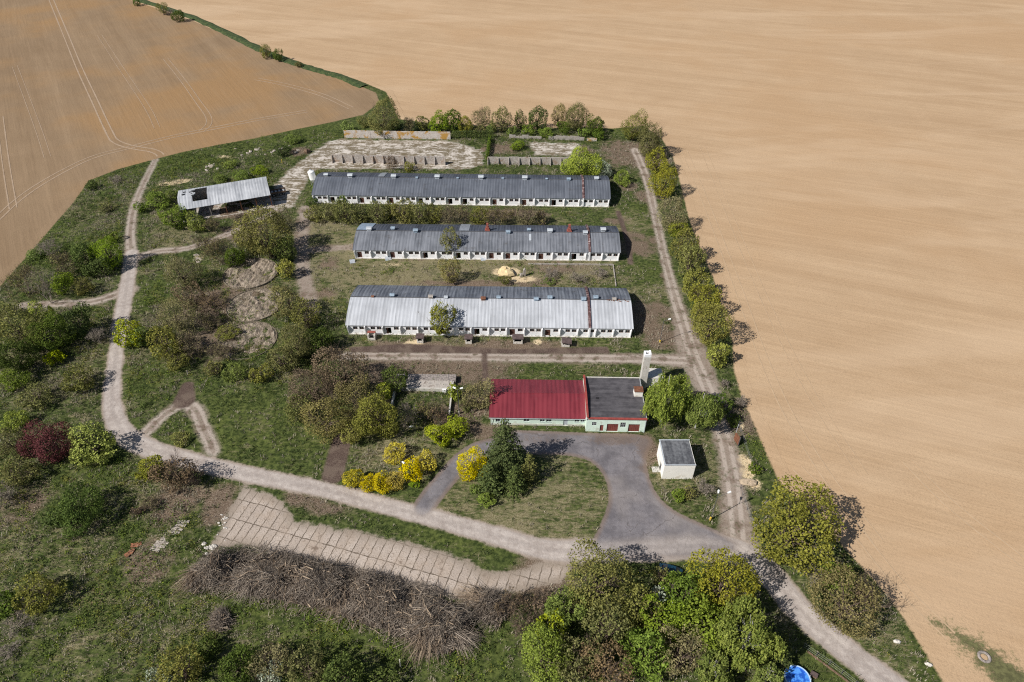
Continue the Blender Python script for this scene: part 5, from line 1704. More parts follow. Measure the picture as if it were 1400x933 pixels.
# ---------------------------------------------------------------- the plants, one by one (photo pixel of the crown's middle, half width)
GE = 'row of trees between the dirt track and the tan field'
GN = 'trees and shrubs behind the silage yard'
GH = 'shrubs on the grass lane between the two fields'
GR = 'row of shrubs between the two far barns'
GP_ = 'trees and shrubs around the round tanks'
GL = 'scrub in the rough meadow left of the road'
GB = 'trees in the grove below the road bend'
GY = 'yellow flowering shrubs by the driveway'
for a in (
    # row along the field, far to near
    (867, 172, 16, 'olivedk', 'field_maple', 'dark olive tree at the far end of the field-edge row', GE),
    (890, 192, 18, 'olivedk', 'field_maple', 'dark olive tree second from the far end of the field row', GE),
    (899, 222, 15, 'olive', 'field_maple', 'olive tree third from the far end of the field row', GE),
    (907, 247, 18, 'olive', 'field_maple', 'yellow-green tree with wide shadow, fourth in field row', GE),
    (920, 290, 20, 'browntree', 'field_maple', 'brownish tree fifth from the far end of field row', GE),
    (927, 312, 12, 'lshrub', 'field_shrub', 'small yellow-green shrub between fifth and sixth field-row trees', GE),
    (936, 335, 19, 'olivedk', 'field_maple', 'dull olive tree sixth from the far end of field row', GE),
    (944, 358, 18, 'olivedk', 'field_maple', 'olive-brown tree seventh from the far end of field row', GE),
    (953, 388, 19, 'olive', 'field_maple', 'olive tree level with the nearest barn, upper of two', GE),
    (961, 413, 20, 'olive', 'field_maple', 'olive tree level with the nearest barn, lower of two', GE),
    (971, 443, 25, 'olive', 'field_maple', 'broadest olive tree of the field row', GE),
    (981, 486, 15, 'lime', 'field_maple', 'bright lime-green small tree at the near end of field row', GE),
    # birches
    (911, 543, 37, 'birch', 'birch_tree', 'taller drooping birch beside the garage wing', 'birches behind the white cube house', 1.0),
    (957, 560, 31, 'birch', 'birch_tree', 'right-hand drooping birch next to the dirt track', 'birches behind the white cube house', .9),
    (985, 552, 15, 'darktree', 'dark_tree', 'dark green tree in the shade right of the birches'),
    (1003, 575, 10, 'dshrub', 'track_shrub', 'low dark shrub at the field corner below the birches'),
    (1012, 548, 9, 'greyshrub', 'bare_shrub', 'grey leafless shrub on the field edge beside the birches'),
    (990, 525, 8, 'greyshrub', 'bare_shrub', 'grey twiggy shrub between field-row end and birches'),
    (1033, 640, 9, 'dshrub', 'track_shrub', 'low green shrub by the gravel heap on field edge'),
    # far row behind the yard
    (523, 160, 20, 'olivedk', 'tall_tree', 'tallest rounded olive tree at the tip between two fields', GN, 1.1),
    (499, 166, 10, 'oshrub', 'yard_shrub', 'low olive shrub left of the tall round tree by fields', GN),
    (476, 173, 9, 'gshrub', 'yard_shrub', 'low green shrub above the left end of lichened wall', GN),
    (540, 172, 9, 'dshrub', 'yard_shrub', 'dark shrub in the shade right of the tall round tree', GN),
    (559, 171, 10, 'bshrub', 'yard_shrub', 'brownish shrub behind the middle of the lichened wall', GN, 1.3),
    (577, 168, 9, 'olivedk', 'yard_tree', 'small olive tree behind the right half of lichened wall', GN),
    (599, 166, 13, 'green', 'yard_tree', 'rounded green tree, left of the green pair behind wall', GN),
    (619, 165, 14, 'darktree', 'yard_tree', 'rounded darker green tree, right of the green pair', GN),
    (637, 171, 11, 'olive', 'yard_tree', 'small olive tree above the green ivy fence', GN),
    (659, 161, 12, 'browntree', 'yard_tree', 'light brown tree right of the ivy fence, standing alone', GN, 1.15),
    (686, 164, 14, 'olivedk', 'yard_tree', 'dark olive tree second right of the ivy fence', GN, 1.1),
    (712, 164, 9, 'olivedk', 'yard_tree', 'slim small olive tree in the middle of the far row', GN, 1.3),
    (735, 161, 13, 'darktree', 'yard_tree', 'dark green pointed tree in the right half of far row', GN, 1.2),
    (763, 158, 11, 'browntree', 'yard_tree', 'brown-topped tree left of the tallest right-hand one', GN, 1.25),
    (789, 158, 17, 'olivedk', 'yard_tree', 'big dark tree, tallest right of the ivy fence', GN, 1.1),
    (813, 171, 12, 'darktree', 'yard_tree', 'dark tree ending the far row on the right', GN),
    (672, 176, 8, 'gshrub', 'yard_shrub', 'low green shrub between brown and olive trees of far row', GN),
    (700, 179, 8, 'gshrub', 'yard_shrub', 'low green shrub in front of the slim olive tree', GN),
    (723, 177, 9, 'gshrub', 'yard_shrub', 'bright low shrub under the pointed dark tree, left side', GN),
    (746, 181, 10, 'gshrub', 'yard_shrub', 'bright green shrub leaning over the broken white wall', GN),
    (771, 174, 11, 'dshrub', 'yard_shrub', 'dark shrub behind the white wall stretch by the pad', GN),
    (797, 181, 9, 'gshrub', 'yard_shrub', 'low green shrub under the tallest right-hand tree', GN),
    (819, 184, 9, 'dshrub', 'yard_shrub', 'dark low shrub beside the yellowish wall stub', GN),
    (655, 178, 8, 'oshrub', 'yard_shrub', 'olive shrub behind the right end of the ivy fence', GN),
    (797, 224, 26, 'lime', 'willow_shrub', 'wide pale-green willow shrub behind the longest barn', None, .75),
    (825, 231, 13, 'white', 'grey_willow', 'greyish willow right of the wide pale-green one', None, .8),
    (850, 243, 13, 'gshrub', 'round_shrub', 'round green shrub off the right end of longest barn', None, 1.0),
    (707, 199, 10, 'gshrub', 'ivy_mound', 'green creeper mound between the two ribbed silage walls', None, .8),
    (536, 222, 11, 'rshrub', 'red_shrub', 'reddish twiggy shrub hiding panels of the left ribbed wall', None, 1.2),
    (560, 228, 8, 'oshrub', 'yard_shrub', 'low olive shrub before the left ribbed wall', None),
    # lane between the fields
    (187, 3, 5, 'dshrub', 'lane_shrub', 'small dark shrub at the top end of the field lane', GH, 1.3),
    (222, 12, 7, 'olivedk', 'lane_tree', 'olive small tree, left of the pair on the field lane', GH),
    (244, 22, 8, 'dshrub', 'lane_shrub', 'dark shrub, right of the upper pair on the field lane', GH, 1.3),
    (233, 17, 5, 'greyshrub', 'lane_shrub', 'pale bare shrub between the upper pair on field lane', GH),
    (364, 70, 8, 'olivedk', 'lane_tree', 'dark small tree, left of the lower pair on lane', GH),
    (380, 75, 8, 'dshrub', 'lane_shrub', 'dark shrub, right of the lower pair on field lane', GH, 1.3),
    (408, 88, 5, 'oshrub', 'lane_shrub', 'tiny olive shrub on the lane below the lower pair', GH),
    # between the far barns
    (428, 292, 12, 'oshrub', 'row_shrub', 'olive shrub starting the row on the left', GR, 1.2),
    (449, 290, 13, 'oshrub', 'row_shrub', 'second shrub from the left between the far barns', GR, 1.4),
    (470, 290, 14, 'olivedk', 'row_tree', 'olive-green small tree third from left between far barns', GR),
    (468, 276, 7, 'gshrub', 'row_shrub', 'dark green shrub touching the longest barn wall', GR, 1.8),
    (493, 291, 13, 'oshrub', 'row_shrub', 'low olive shrub fourth from left between far barns', GR, 1.3),
    (515, 290, 14, 'olivedk', 'row_tree', 'olive small tree fifth from left between far barns', GR),
    (533, 288, 10, 'oshrub', 'row_shrub', 'narrow shrub sixth from left between far barns', GR, 1.5),
    (551, 290, 14, 'olive', 'row_tree', 'yellow-green small tree mid-row between far barns', GR),
    (573, 291, 13, 'olivedk', 'row_tree', 'olive-green small tree right of the yellow-green one', GR),
    (592, 292, 12, 'oshrub', 'row_shrub', 'olive shrub above the middle barn before its tree', GR, 1.4),
    (613, 294, 13, 'bshrub', 'row_shrub', 'first brown shrub in the row, above the barn tree', GR, 1.2),
    (634, 294, 13, 'bshrub', 'row_shrub', 'second brown shrub above the left brick chimney', GR, 1.2),
    (655, 295, 13, 'oshrub', 'row_shrub', 'dull shrub right of the left brick chimney', GR, 1.2),
    (676, 296, 13, 'bshrub', 'row_shrub', 'third brown shrub above the middle roof vents', GR, 1.2),
    (697, 296, 12, 'bshrub', 'row_shrub', 'fourth brown shrub, wider, above the middle barn', GR, 1.2),
    (720, 294, 14, 'browntree', 'row_tree', 'brown-olive small tree above the right brick chimney', GR),
    (742, 297, 11, 'bshrub', 'row_shrub', 'brown shrub ending the row on the right', GR, 1.2),
    # at the barns
    (616, 330, 13, 'olivedk', 'barn_tree', 'small dense tree growing against the middle barn front', None, 1.5),
    (614, 372, 15, 'browntree', 'brown_shrub', 'rust-brown twiggy tree between middle and nearest barns', None, 1.1),
    (603, 436, 19, 'olive', 'barn_tree', 'olive tree growing against the white-roofed barn front', None, 1.25),
    (583, 437, 14, 'greyshrub', 'bare_shrub', 'bare grey shrub left of the tree by white-roofed barn', None, 1.1),
    (690, 383, 8, 'oshrub', 'pen_shrub', 'low weeds shrub just below the sand heap'),
    (790, 381, 13, 'greyshrub', 'pen_shrub', 'grey brush clump in the weedy pen by middle barn', None, .7),
    (755, 376, 12, 'greyshrub', 'pen_shrub', 'straggly grey brush left in the weedy pen', None, .6),
    (820, 373, 11, 'greyshrub', 'pen_shrub', 'grey brush at the right corner of the weedy pen', None, .7),
    (752, 384, 8, 'gshrub', 'pen_shrub', 'green nettle patch in the middle of the weedy pen', None, .7),
    # left of the barns
    (362, 322, 34, 'olive', 'big_olive_tree', 'largest olive tree above the topmost round tank', GP_),
    (341, 330, 17, 'olivedk', 'olive_tree', 'darker olive tree left of the largest one by tank', GP_),
    (388, 342, 16, 'green', 'green_tree', 'green tree at the right of the topmost tank', GP_),
    (390, 368, 12, 'olive', 'olive_tree', 'small olive tree by the concrete path right of tank', GP_),
    (385, 300, 15, 'browntree', 'brown_tree', 'brown-tinted tree above the concrete path', GP_),
    (300, 343, 21, 'bshrub', 'bare_shrub', 'bare brown shrub by the track left of big olive', GP_, 1.2),
    (322, 352, 13, 'darktree', 'dark_tree', 'dark green tree tucked under the bare brown shrub', GP_),
    (280, 335, 14, 'bshrub', 'bare_shrub', 'smaller bare shrub near the pale rubble on track', GP_, 1.2),
    (330, 302, 11, 'rshrub', 'bare_shrub', 'reddish bare shrub in front of the open shed', GP_, 1.1),
    (247, 372, 22, 'browntree', 'brown_tree', 'brown tree with olive fringe right of main lane', GP_),
    (258, 405, 18, 'redtree', 'brown_tree', 'reddish brown tree below the olive-fringed brown one', GP_),
    (237, 432, 25, 'browntree', 'brown_tree', 'broad brown tree right of the lime one by road', GP_),
    (222, 468, 22, 'olivedk', 'olive_tree', 'olive tree above the triangle track', GP_),
    (256, 470, 20, 'bshrub', 'bare_shrub', 'brown twiggy shrub right of the triangle-track olive', GP_, 1.2),
    (240, 492, 17, 'oshrub', 'olive_shrub', 'olive shrub at the very top of the triangle track', GP_),
    (175, 457, 21, 'lime', 'lime_tree', 'bright lime-green tree overhanging the pale lane', None, .9),
    (192, 462, 13, 'green', 'green_tree', 'darker small tree merging into the lime-green one', None),
    (395, 413, 22, 'browntree', 'brown_tree', 'tall brown tree right of the middle round tank', GP_),
    (418, 432, 20, 'olivedk', 'olive_tree', 'olive tree between middle tank and barn corner', GP_),
    (405, 468, 24, 'olivedk', 'olive_tree', 'dark olive tree right of the lowest tank', GP_),
    (437, 465, 18, 'darktree', 'dark_tree', 'dark tree in shade left of the nearest barn', GP_),
    (385, 492, 19, 'olivedk', 'olive_tree', 'rounded olive tree below the lowest tank', GP_),
    (300, 480, 18, 'bshrub', 'bare_shrub', 'low brown brush along the lowest tank rim', GP_, .8),
    (310, 455, 15, 'oshrub', 'olive_shrub', 'yellowish brush on the left rim of lowest tank', GP_, .7),
    (292, 415, 20, 'rshrub', 'bare_shrub', 'low reddish brush left of the middle tank', GP_, .6),
    (285, 440, 16, 'bshrub', 'bare_shrub', 'low brown brush between red brush and lowest tank', GP_, .6),
    (322, 507, 16, 'gshrub', 'green_shrub', 'green shrub at top of the grass below the tanks', GP_),
    (356, 512, 15, 'oshrub', 'olive_shrub', 'olive shrub on the grass edge below the tanks', GP_),
    (290, 505, 12, 'oshrub', 'olive_shrub', 'small olive shrub at the head of the brown path', GP_),
    # the brown clump left of the basin
    (470, 505, 36, 'redtree', 'red_brown_tree', 'highest red-brown tree of the clump by the track'),
    (428, 530, 31, 'redtree', 'red_brown_tree', 'left red-brown tree of the clump above the lawn'),
    (445, 568, 30, 'browntree', 'brown_tree', 'brown tree at the lower left of the red-brown clump'),
    (487, 545, 27, 'browntree', 'brown_tree', 'brown tree in the middle of the red-brown clump'),
    (511, 565, 31, 'olivedk', 'olive_tree', 'rounded olive-brown tree left of the basin'),
    (482, 590, 18, 'olive', 'olive_tree', 'yellow-olive tree at the foot of the brown clump', None, .9),
    (521, 537, 13, 'lime', 'lime_tree', 'small lime-green tree top above the rounded olive one'),
    (540, 520, 17, 'darktree', 'dark_tree', 'dark tree in shadow at the left end of the basin'),
    (409, 560, 18, 'olivedk', 'olive_tree', 'olive tree on the lawn side of the red-brown clump'),
    (532, 584, 12, 'oshrub', 'olive_shrub', 'yellowish shrub under the rounded olive tree'),
    # round the office
    (557, 566, 15, 'baretree', 'bare_tree', 'leafless pale-stemmed tree below the basin', None, 1.1),
    (585, 562, 17, 'bshrub', 'orange_shrub', 'orange-brown brush inside the basin'),
    (600, 572, 15, 'rshrub', 'brown_shrub', 'brown brush right of the leafless basin tree'),
    (571, 560, 7, 'gshrub', 'green_shrub', 'little green shrub beside the leafless basin tree'),
    (621, 535, 9, 'lime', 'lime_tree', 'slim bright green tree at the basin corner', None, 1.5),
    (657, 541, 20, 'browntree', 'brown_tree', 'tan twiggy tree casting shade on the red roof', None, 1.2),
    (640, 553, 12, 'oshrub', 'olive_shrub', 'olive shrub at the foot of the tan twiggy tree'),
    (622, 583, 17, 'lime', 'lime_tree', 'yellow-green tree, upper of two by the driveway top', None, .9),
    (603, 594, 20, 'lime', 'lime_tree', 'yellow-green tree, lower of two by the driveway top', None, .85),
    (541, 618, 14, 'yshrub', 'forsythia', 'lone round yellow shrub on the lawn', GY, 1.0),
    (483, 654, 12, 'yshrub', 'forsythia', 'yellow shrub at the left end of the roadside row', GY, 1.0),
    (504, 659, 11, 'yshrub', 'forsythia', 'lower yellow shrub second from the left by road', GY, .9),
    (523, 660, 13, 'yshrub', 'forsythia', 'yellow shrub in the middle of the roadside row', GY, .95),
    (541, 656, 12, 'yshrub', 'forsythia', 'yellow shrub fourth from the left in roadside row', GY, .95),
    (561, 643, 15, 'yshrub', 'forsythia', 'big yellow shrub bordering the driveway bend', GY, 1.0),
    (580, 631, 14, 'yshrub', 'forsythia', 'yellow shrub highest up the driveway', GY, .95),
    (642, 634, 19, 'yshrub', 'forsythia', 'tall yellow shrub beside the dark conifers', GY, 1.35),
    (568, 662, 8, 'gshrub', 'green_shrub', 'low green shrub under the driveway yellow shrubs', None, .7),
    (690, 607, 37, 'broadspruce', 'broad_spruce', 'biggest dark spruce on the oval lawn', 'conifers on the oval lawn', 1.1),
    (704, 652, 19, 'broadspruce', 'broad_spruce', 'dark spruce in front of the biggest one', 'conifers on the oval lawn', 1.1),
    (670, 648, 24, 'broadspruce', 'broad_spruce', 'lower dark spruce at the left front of the conifers', 'conifers on the oval lawn', .9),
    (724, 638, 14, 'thuja', 'thuja_tree', 'slim lighter cone-shaped conifer right of the spruces', 'conifers on the oval lawn', 1.05),
    (664, 684, 12, 'gshrub', 'lawn_shrub', 'green shrub at the foot of the lower spruce'),
    (650, 668, 8, 'gshrub', 'lawn_shrub', 'small bright shrub left of the lower spruce'),
    (929, 676, 10, 'gshrub', 'lawn_shrub', 'green shrub on the verge below the white cube house', None, 1.1),
    (941, 674, 9, 'oshrub', 'lawn_shrub', 'olive shrub between green shrub and bare branches', None, 1.2),
    (962, 669, 14, 'greyshrub', 'bare_shrub', 'bare branching shrub below the white cube house', None, .8),
    # right of the road
    (1089, 716, 56, 'olive', 'walnut_tree', 'huge round olive tree at the field edge by the road', None, .95),
    (1163, 822, 47, 'browntree', 'walnut_tree', 'second huge tree, browner, lower along the road', None, .9),
    (1148, 787, 22, 'green', 'roadside_tree', 'green small tree tucked above the browner huge tree', None, .8),
    (1110, 783, 16, 'greyshrub', 'bare_shrub', 'pale bare shrub between the two huge roadside trees', None, .8),
    (1182, 815, 15, 'redtree', 'roadside_tree', 'reddish small tree at the field side of the browner giant'),
    # the grove at the bottom
    (818, 792, 42, 'olive', 'grove_tree', 'olive-yellow tree at the top left of the grove', GB),
    (772, 832, 26, 'green', 'grove_tree', 'bright green small tree on the left rim of the grove', GB),
    (871, 828, 29, 'olive', 'grove_tree', 'olive-yellow tree left of the pale blossom tree', GB, 1.1),
    (905, 818, 18, 'white', 'blossom_tree', 'pale blossoming tree in the middle of the grove', GB, 1.35),
    (905, 788, 13, 'olivedk', 'grove_tree', 'small tree just left of the blue car', GB),
    (940, 815, 33, 'green', 'grove_tree', 'bright green tree right of the pale blossom tree', GB),
    (905, 850, 29, 'green', 'grove_tree', 'green tree below the pale blossom tree', GB),
    (985, 800, 43, 'olive', 'grove_tree', 'big olive tree at the top right of the grove', GB),
    (833, 858, 33, 'olivedk', 'grove_tree', 'dull olive tree below the two olive-yellow ones', GB),
    (757, 862, 22, 'lime', 'grove_tree', 'lime tree lower on the left rim of the grove', GB),
    (742, 895, 38, 'green', 'grove_tree', 'deep green tree at the grove bottom left', GB),
    (785, 905, 28, 'olivedk', 'grove_tree', 'olive tree at the bottom between green and red-brown ones', GB),
    (828, 907, 34, 'redtree', 'grove_tree', 'red-brown tree at the bottom of the grove', GB, 1.1),
    (885, 895, 34, 'green', 'grove_tree', 'green tree at the bottom middle of the grove', GB),
    (930, 893, 31, 'browntree', 'grove_tree', 'grey-brown bare-looking tree at the grove bottom', GB),
    (968, 855, 34, 'green', 'grove_tree', 'green tree between big olive and drooping birch', GB),
    (1022, 872, 53, 'birch', 'birch_tree', 'large drooping birch at the grove right side', GB, .8),
    (975, 915, 32, 'birch', 'birch_tree', 'smaller drooping birch at the bottom edge of the grove', GB, .8),
    (1062, 890, 22, 'darktree', 'grove_tree', 'dark tree in shade at the grove right rim near fence', GB),
    (1050, 925, 22, 'birch', 'birch_tree', 'little birch left of the blue pool', GB, .8),
    # bottom left
    (252, 915, 30, 'olivedk', 'meadow_tree', 'olive tree at the bottom left below the brush pile', GL),
    (285, 885, 17, 'dshrub', 'meadow_shrub', 'dark green shrub above the bottom olive tree', GL),
    (325, 910, 25, 'darktree', 'meadow_tree', 'dark round tree second along the bottom edge', GL),
    (371, 905, 26, 'browntree', 'meadow_tree', 'brownish tree third along the bottom edge', GL),
    (368, 925, 16, 'white', 'blossom_tree', 'pale grey-green tree at the bottom edge', GL),
    (420, 915, 27, 'olivedk', 'meadow_tree', 'dull olive tree fourth along the bottom edge', GL),
    (470, 925, 27, 'darktree', 'meadow_tree', 'dark green tree fifth along the bottom edge', GL),
    (525, 930, 20, 'dshrub', 'meadow_shrub', 'dark shrub on the bottom edge left of white post', GL),
    (215, 930, 16, 'white', 'blossom_tree', 'pale shrubby tree at the bottom left corner of scrub', GL),
    (110, 698, 34, 'dshrub', 'meadow_shrub', 'large dark oval shrub standing alone in the meadow', GL, 1.0, 1.2),
    (82, 705, 18, 'dshrub', 'meadow_shrub', 'dark shrub joined to the left of the oval one', GL),
    (56, 811, 29, 'oshrub', 'meadow_shrub', 'big olive shrub alone in the lower meadow', GL),
    (8, 825, 20, 'dshrub', 'meadow_shrub', 'dark shrub at the frame edge beside the olive one', GL),
    (24, 855, 22, 'greyshrub', 'bare_shrub', 'grey fallen brush by the lower-left frame edge', GL, .6),
    (8, 890, 16, 'greyshrub', 'bare_shrub', 'pale grey brush lowest at the left frame edge', GL, .5),
    (125, 607, 27, 'lime', 'meadow_tree', 'rounded green-lime tree right of the maroon one', GL, .9),
    (68, 608, 31, 'maroon', 'plum_tree', 'maroon-leaved tree in the rough meadow', GL, 1.0),
    (22, 646, 24, 'oshrub', 'meadow_shrub', 'olive shrub below left of the maroon tree', GL),
    (15, 605, 20, 'olivedk', 'meadow_tree', 'olive tree left of the maroon tree', GL),
    (8, 675, 17, 'greyshrub', 'bare_shrub', 'grey bare shrub at the left frame edge', GL),
    (240, 643, 27, 'redtree', 'roadside_tree', 'red-brown airy tree overhanging the pale road', None, .9),
    (204, 640, 17, 'olive', 'roadside_shrub', 'olive tree left of the airy red-brown one', None, .8),
    (265, 655, 15, 'rshrub', 'roadside_shrub', 'reddish shrub right of the airy red-brown tree', None),
    (248, 600, 13, 'oshrub', 'triangle_shrub', 'dry olive shrub inside the triangle track', None, .6),
    (190, 700, 10, 'rshrub', 'bare_shrub', 'brown twig shrub above the meadow slabs', GL, .7),
    (205, 690, 12, 'bshrub', 'bare_shrub', 'brown twig shrub by the road above the slabs', GL, .7),
    (108, 520, 21, 'oshrub', 'meadow_shrub', 'olive shrub in a row of three left of the lane', GL),
    (45, 542, 22, 'oshrub', 'meadow_shrub', 'low olive shrub second of three left of the lane', GL, .9),
    (18, 575, 18, 'lshrub', 'meadow_shrub', 'yellow-green shrub third of three left of the lane', GL, .9),
    (20, 518, 18, 'gshrub', 'meadow_shrub', 'green shrub at frame edge above the olive trio', GL),
    (75, 487, 13, 'lshrub', 'meadow_shrub', 'yellowish small shrub above the olive trio', GL),
    (24, 448, 32, 'olivedk', 'meadow_tree', 'large olive tree at left frame edge by side track', GL),
    (20, 485, 25, 'darktree', 'meadow_tree', 'dark tree under the large olive one at frame edge', GL),
    (70, 455, 25, 'darktree', 'meadow_tree', 'dark green tree below the side track, left of pair', GL),
    (105, 440, 21, 'darktree', 'meadow_tree', 'dark green tree below the side track, right of pair', GL),
    (132, 460, 15, 'greyshrub', 'bare_shrub', 'pinkish-grey bare shrub beside the lane by the lime tree', GL),
    (50, 432, 18, 'lime', 'meadow_tree', 'pale olive-lime treetop beside the side track', GL),
    (60, 395, 22, 'baretree', 'bare_tree', 'leafless tree at the end of the side track', GL),
    (30, 385, 24, 'bshrub', 'bare_shrub', 'bare brown thicket at the field corner', GL, 1.1),
    (85, 362, 20, 'bshrub', 'bare_shrub', 'bare brown shrub on the slope below the brown field', GL, 1.1),
    (67, 340, 15, 'greyshrub', 'bare_shrub', 'grey bare shrub nearest the brown field', GL, 1.1),
    (148, 345, 21, 'green', 'meadow_tree', 'rounded green tree beside the lane fork', GL),
    (118, 350, 19, 'darktree', 'meadow_tree', 'dark tree left of the rounded one at the fork', GL),
    (135, 365, 18, 'dshrub', 'meadow_shrub', 'dark shrub in front of the lane-fork trees', GL),
    (85, 385, 17, 'gshrub', 'meadow_shrub', 'green shrub above the side track', GL),
    (115, 392, 14, 'oshrub', 'meadow_shrub', 'olive shrub beside the side track near the lane', GL),
    (155, 325, 9, 'gshrub', 'meadow_shrub', 'small green shrub above the lane fork', GL),
    (47, 348, 10, 'gshrub', 'meadow_shrub', 'small bright shrub on the brown field edge', GL),
    (125, 253, 8, 'dshrub', 'meadow_shrub', 'lone dark shrub at the bend of the brown field', GL),
    (145, 285, 10, 'oshrub', 'meadow_shrub', 'low shrub in the long grass left of the wheel track', GL, .6),
    (160, 245, 10, 'greyshrub', 'bare_shrub', 'pale dry shrub by the brown field bend', GL, .5),
    (190, 283, 10, 'gshrub', 'shed_shrub', 'green shrub right beside the wheel track fork'),
    (214, 273, 14, 'green', 'shed_tree', 'green tree left of the torn shed roof', None, .8),
    (234, 266, 9, 'gshrub', 'shed_shrub', 'green shrub touching the torn shed end'),
    (236, 297, 17, 'green', 'shed_tree', 'fresh green tree below the torn shed end', None, .9),
    (268, 303, 12, 'lime', 'shed_tree', 'bright slim tree before the shed hole', None, 1.1),
    (290, 308, 12, 'bshrub', 'bare_shrub', 'brown twigs before the shed posts', None, 1.0),
    (385, 205, 11, 'dshrub', 'weed_shrub', 'dark shrub at the weedy corner of the cracked yard', None, 1.0),
    (400, 190, 10, 'gshrub', 'weed_shrub', 'green shrub on the field side of cracked yard', None, .8),
    (430, 258, 8, 'gshrub', 'weed_shrub', 'green shrub under the white feed silo'),
    (424, 276, 9, 'dshrub', 'weed_shrub', 'dark low shrub at the left end of longest barn', None, .8),
    (440, 238, 7, 'oshrub', 'weed_shrub', 'olive shrub right of the feed silo', None, 1.2),
    (330, 240, 12, 'gshrub', 'weed_shrub', 'green weeds shrub behind the shed middle', None, .7),
    (300, 244, 11, 'gshrub', 'weed_shrub', 'green weeds shrub behind the shed hole', None, .7),
    (355, 232, 11, 'gshrub', 'weed_shrub', 'green weeds shrub behind the shed right end', None, .7),
    (315, 225, 10, 'gshrub', 'weed_shrub', 'green shrub among the strewn chunks behind shed', None, .6),
    (700, 826, 24, 'rshrub', 'red_shrub', 'reddish-brown leafless shrub right of the brush pile', None, .9),
    (735, 822, 20, 'rshrub', 'red_shrub', 'reddish leafless shrub by the grove and slab yard', None, .9),
    (715, 855, 24, 'rshrub', 'red_shrub', 'reddish leafless shrub below the right end of brush pile', None, .9),
):
    a = list(a)
    if len(a) > 6 and a[6] == GR:
        a[2] *= 1.05
    if len(a) > 6 and a[6] == GY:
        a[2] *= 1.13
    if len(a) > 6 and a[6] == GB and len(a) == 7:
        a += [1.08]
    if len(a) > 6 and a[6] == GE:
        a += [1.18]
    plant(*a)

# ivy over the fence at the silage yard
ivy_rng = np.random.default_rng(12)
def ivy_fence(label, p0, p1, h, n, seed):
    p0, p1 = Vector((*p0, 0)), Vector((*p1, 0)); L = (p1 - p0).length
    r = thing('ivy_fence', label, 'fence', p0, math.atan2(p1.y - p0.y, p1.x - p0.x))
    f = MB()
    k = max(2, int(L / 2.5))
    for i in range(k + 1):
        f.tube((L * i / k, 0, -.1), (L * i / k, 0, h), .05, n=6)
    f.tube((0, 0, h - .1), (L, 0, h - .1), .03, n=5)
    f.build('post_row', M['steel'], r)
    rg = np.random.default_rng(seed)
    P = np.column_stack([rg.uniform(-.3, L + .3, n), rg.normal(0, .28, n), h * rg.beta(1.6, 1.2, n) * 1.1])
    v, q, t = leaf_quads(rg, P, np.tile([0, -1., .3], (n, 1)), .3, rg.random(n))
    me = mesh_np('ivy', v, q, {'tone': t}); me.materials.append(LM['dark'])
    link_mesh('ivy', me, None, r)


ivy_fence('dark ivy-covered fence between lichened wall and broken wall', (-23.0, 254.0), (-7.5, 254.3), 3.0, 2600, 1)
ivy_fence('ivy-covered fence running towards the barn between the silage yards', (-8.6, 252.5), (-9.2, 236.0), 2.2, 2400, 2)

# ---------------------------------------------------------------- brush pile
def sticks(rng, n, spine, wid, hgt, lmin, lmax, rmin, rmax, align=None, tilt=.35, ang_sd=.7):
    seg = np.r_[0, np.cumsum(np.hypot(*np.diff(spine, axis=0).T))]
    s = rng.uniform(0, seg[-1], n)
    cx, cy = np.interp(s, seg, spine[:, 0]), np.interp(s, seg, spine[:, 1])
    i = np.clip(np.searchsorted(seg, s) - 1, 0, len(spine) - 2)
    t = spine[i + 1] - spine[i]; t /= np.linalg.norm(t, axis=1)[:, None]
    nn = np.stack([-t[:, 1], t[:, 0]], 1)
    ww = np.interp(s, seg, wid); hh = np.interp(s, seg, hgt)
    u = np.clip(rng.normal(0, .45, n), -1.05, 1.05)
    top = hh * np.sqrt(np.clip(1 - (u * .95) ** 2, .02, 1))
    lump = .22 + 1.5 * vnoise(np.column_stack([cx + nn[:, 0] * u * ww, cy + nn[:, 1] * u * ww]), 3.6, 5)
    z = top * lump * rng.uniform(.55, 1.05, n) + .05
    base = np.column_stack([cx + nn[:, 0] * u * ww, cy + nn[:, 1] * u * ww, z])
    a0 = np.arctan2(nn[:, 1], nn[:, 0]) + (0 if align is None else align) + .8 * (vnoise(base[:, :2], 4.0, 8) - .5) * 3
    a = a0 + rng.normal(0, ang_sd, n)
    el = rng.normal(-.05, tilt, n) - u * .25
    ln = rng.uniform(lmin, lmax, n) * rng.uniform(.6, 1, n)
    dv = np.column_stack([np.cos(a) * np.cos(el), np.sin(a) * np.cos(el), np.sin(el)])
    p0 = base - dv * ln[:, None] / 2; p1 = base + dv * ln[:, None] / 2
    p0[:, 2] = np.maximum(p0[:, 2], .03); p1[:, 2] = np.maximum(p1[:, 2], .03)
    r0 = rng.uniform(rmin, rmax, n)
    kink = base + rng.normal(0, .09, (n, 3)) * ln[:, None]
    kink[:, 2] = np.maximum(kink[:, 2] - .03 * ln, .04)
    return [(p0[k], kink[k], r0[k], r0[k] * .75) for k in range(n)] + [(kink[k], p1[k], r0[k] * .75, r0[k] * .35) for k in range(n)]


def stick_mat(name, a, b):
    g = NG(name)
    g.out(g.mix(g.attr('tone'), a, b), .9, 0, .15)
    return g.m


M['stick'] = stick_mat('cut_branches', (0.115, 0.092, 0.074), (0.46, 0.385, 0.31))
M['log'] = stick_mat('cut_logs', (0.14, 0.10, 0.07), (0.45, 0.35, 0.25))
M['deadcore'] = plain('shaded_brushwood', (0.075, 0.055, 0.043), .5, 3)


def stick_mesh(name, segs, rng, sides=4):
    v, f = tubes_np(segs, sides)
    return mesh_np(name, v, f, {'tone': np.repeat(rng.random(len(segs)) ** 1.2, sides * 2)})


